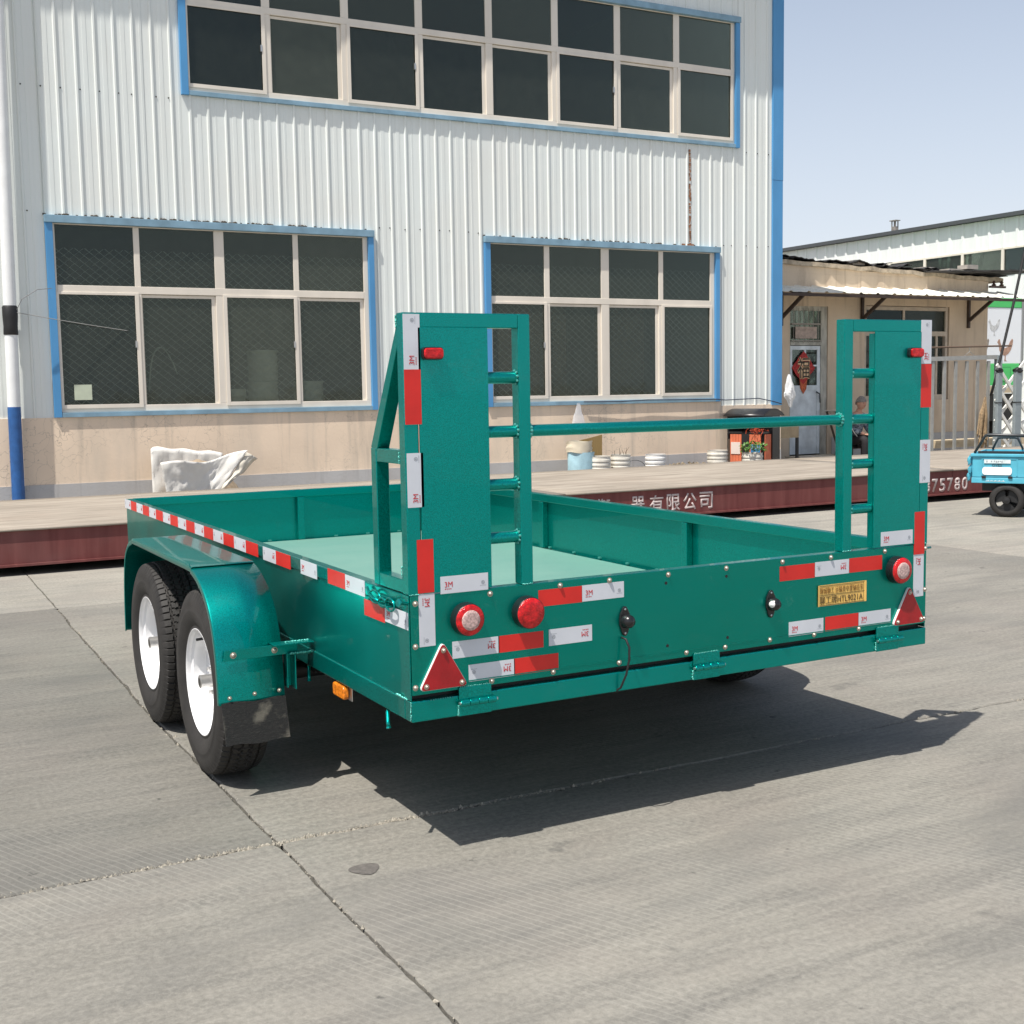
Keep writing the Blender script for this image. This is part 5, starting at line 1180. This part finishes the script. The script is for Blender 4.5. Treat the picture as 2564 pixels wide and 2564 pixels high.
hen = [(0, .32), (.05, .40), (.10, .40), (.11, .34), (.16, .22), (.28, .17), (.40, .20), (.48, .34), (.56, .42), (.60, .38), (.58, .26), (.52, .12), (.42, .02), (.33, -.02), (.33, -.14), (.38, -.17), (.28, -.17), (.30, -.03), (.18, .0), (.09, .10), (.06, .24), (.03, .30)]
for hx, hz_, c, s in ((21.02, 2.55, (.55, .56, .56), .62), (21.32, 2.02, (.40, .24, .17), .85), (20.55, 2.02, (.28, .24, .20), .85)):
    B().prism([(hx + a * s, hz_ + b_ * s) for a, b_ in hen], 1, py - .0035, py - .0005).build('printed_hen', mat('hen print %.2f' % c[0], c, .5, var=.35, vscale=12), pt)

# ------------------------------------------------------------------ blue cargo tricycle (bed side faces us)
TX = 9.19; TY = 6.0
tc = thing('cargo_tricycle', 'small sky blue cargo tricycle with black hoop rails parked at the end of the weighbridge', 'tricycle', (TX, TY, 0))
SB = mat('sky blue paint', (.085, .40, .52), .45, var=.14, vscale=6); FR = mat('dark grey tube', (.02, .025, .028), .4)
TL = 1.85; TH = .675
b = B(); b.box(TX + .03, TX + TL, TY, TY + .02, .425, TH - .03); b.box(TX, TX + TL, TY - .018, TY + .03, TH - .03, TH); b.box(TX + .02, TX + TL, TY - .006, TY + .03, .362, .42)
b.build('bed_side', SB, tc, bevel=.005)
b = B(); b.box(TX + .16, TX + .18, TY - .006, TY, .44, .63); b.box(TX + .18, TX + .66, TY - .006, TY, .615, .63); b.box(TX + .66, TX + .68, TY - .006, TY, .44, .63); b.build('pressed_rib', SB, tc, bevel=.003)
b = B(); b.box(TX, TX + .03, TY + .03, TY + .95, .425, TH); b.box(TX + .03, TX + TL, TY + .93, TY + .95, .425, TH); b.box(TX + TL - .03, TX + TL, TY + .03, TY + .93, .425, TH); b.box(TX + .03, TX + TL - .03, TY + .03, TY + .93, .42, .43); b.build('bed', SB, tc)
for k, (x, z) in enumerate(((TX - .018, .60), (TX - .008, .50), (TX - .02, .43))): B().ball((x, TY + .01, z), .03, .03, .05, 8, 6, .6).build('dented_corner', SB, tc)
box('paper_strip', mat('faded paper', (.60, .68, .68), .7, var=.15, vscale=30), (TX + .20, TX + .58, TY - .010, TY - .0065, .575, .615), tc)
for k, dx in enumerate((.235, .30, .345, .375, .40, .425, .45)): box('ink_mark', INKG, (TX + dx, TX + dx + .014, TY - .012, TY - .0105, .585 + .004 * (k % 3), .603), tc)
p_ = rrect(TX + .175, TX + .60, .452, .535, .035); B().prism(p_, 1, TY - .009, TY - .0062).build('white_patch', mat('bright white paint', (.84, .86, .86), .4), tc)
lettering('OVES', INKK, tc, (TX + .315, TY - .010, .540), PX, PZv, .14, .028); 
for x in (TX + .17, TX + .55): box('hinge', BK, (x, x + .06, TY - .02, TY - .006, .415, .44), tc, .003)
b = B(); 
for k in range(16): b.box(TX + .225 + .018 * k, TX + .235 + .018 * k, TY - .009, TY - .0065, .382, .382 + .014 * (1 + (k * 7) % 3) / 3)
b.build('rail_print', WPL, tc)
B().tube([(TX + .05, TY + .03, TH + .005), (TX + .20, TY + .03, .865), (TX + .24, TY + .03, .875), (TX + 1.3, TY + .03, .86)], .018, 10).build('hoop_rail', FR, tc, smooth=True)
B().tube([(TX + .12, TY + .93, TH), (TX + .2, TY + .93, .80), (TX + .24, TY + .93, .81), (TX + .46, TY + .93, .81), (TX + .50, TY + .93, .80), (TX + .58, TY + .93, TH)], .016, 10).build('hoop_rail', FR, tc, smooth=True)
B().bar((TX + .1, TY + .05, TH + .012), (TX + 1.3, TY + .05, TH + .012), .03, .03).build('inner_rail', FR, tc)
box('chassis', BLACK, (TX + .15, TX + 2.6, TY + .12, TY + .8, .27, .361), tc)
for y, r in ((TY + .05, .255), (TY + .82, .255)):
    w_ = B().lathe([(-.04, .17), (-.045, .20), (-.035, .24), (-.012, .256), (.012, .256), (.035, .24), (.045, .20), (.04, .17)], (TX + .55, y, .256), (0, 1, 0), 36).build('wheel', TYRE, tc, smooth=True, auto=50)
    B().lathe([(-.035, .171), (-.01, .16), (-.01, .06), (-.05, .05), (-.055, .0)], (TX + .55, y, .256), (0, 1, 0), 24, skip=lambda i, j: i == 1 and j % 8 in (1, 2)).build('rim', BLACK, w_, smooth=True, auto=40)
B().lathe([(-.04, .17), (-.045, .20), (-.012, .25), (.012, .25), (.045, .20), (.04, .17), (.0, .02), (-.04, .17)], (TX + 2.9, TY + .47, .25), (0, 1, 0), 32).build('front_wheel', TYRE, tc, smooth=True, auto=50)
B().tube([(TX + 2.9, TY + .47, .25), (TX + 2.75, TY + .47, .8), (TX + 2.65, TY + .47, 1.0)], .03, 8).build('steering_column', FR, tc); B().tube([(TX + 2.6, TY + .15, 1.02), (TX + 2.65, TY + .47, 1.0), (TX + 2.6, TY + .79, 1.02)], .015, 8).build('handlebar', FR, tc)
box('seat', BLACK, (TX + 2.0, TX + 2.35, TY + .3, TY + .65, .55, .68), tc, .03)
B().box(TX + 2.05, TX + 2.3, TY + .35, TY + .6, .35, .55).build('seat_post', SB, tc)

for o in tc.children_recursive:                      # the bed is shorter than it is drawn above; wheels stay round
    if o.name.startswith(('wheel', 'rim')):
        cw = Vector((.55, 0, 0))
        for q in o.data.vertices: q.co.x = .37 + (q.co.x - .55) * .70; q.co.z *= .70
    else:
        for q in o.data.vertices: q.co.x *= .70
tc.rotation_euler = (0, 0, R(-58))
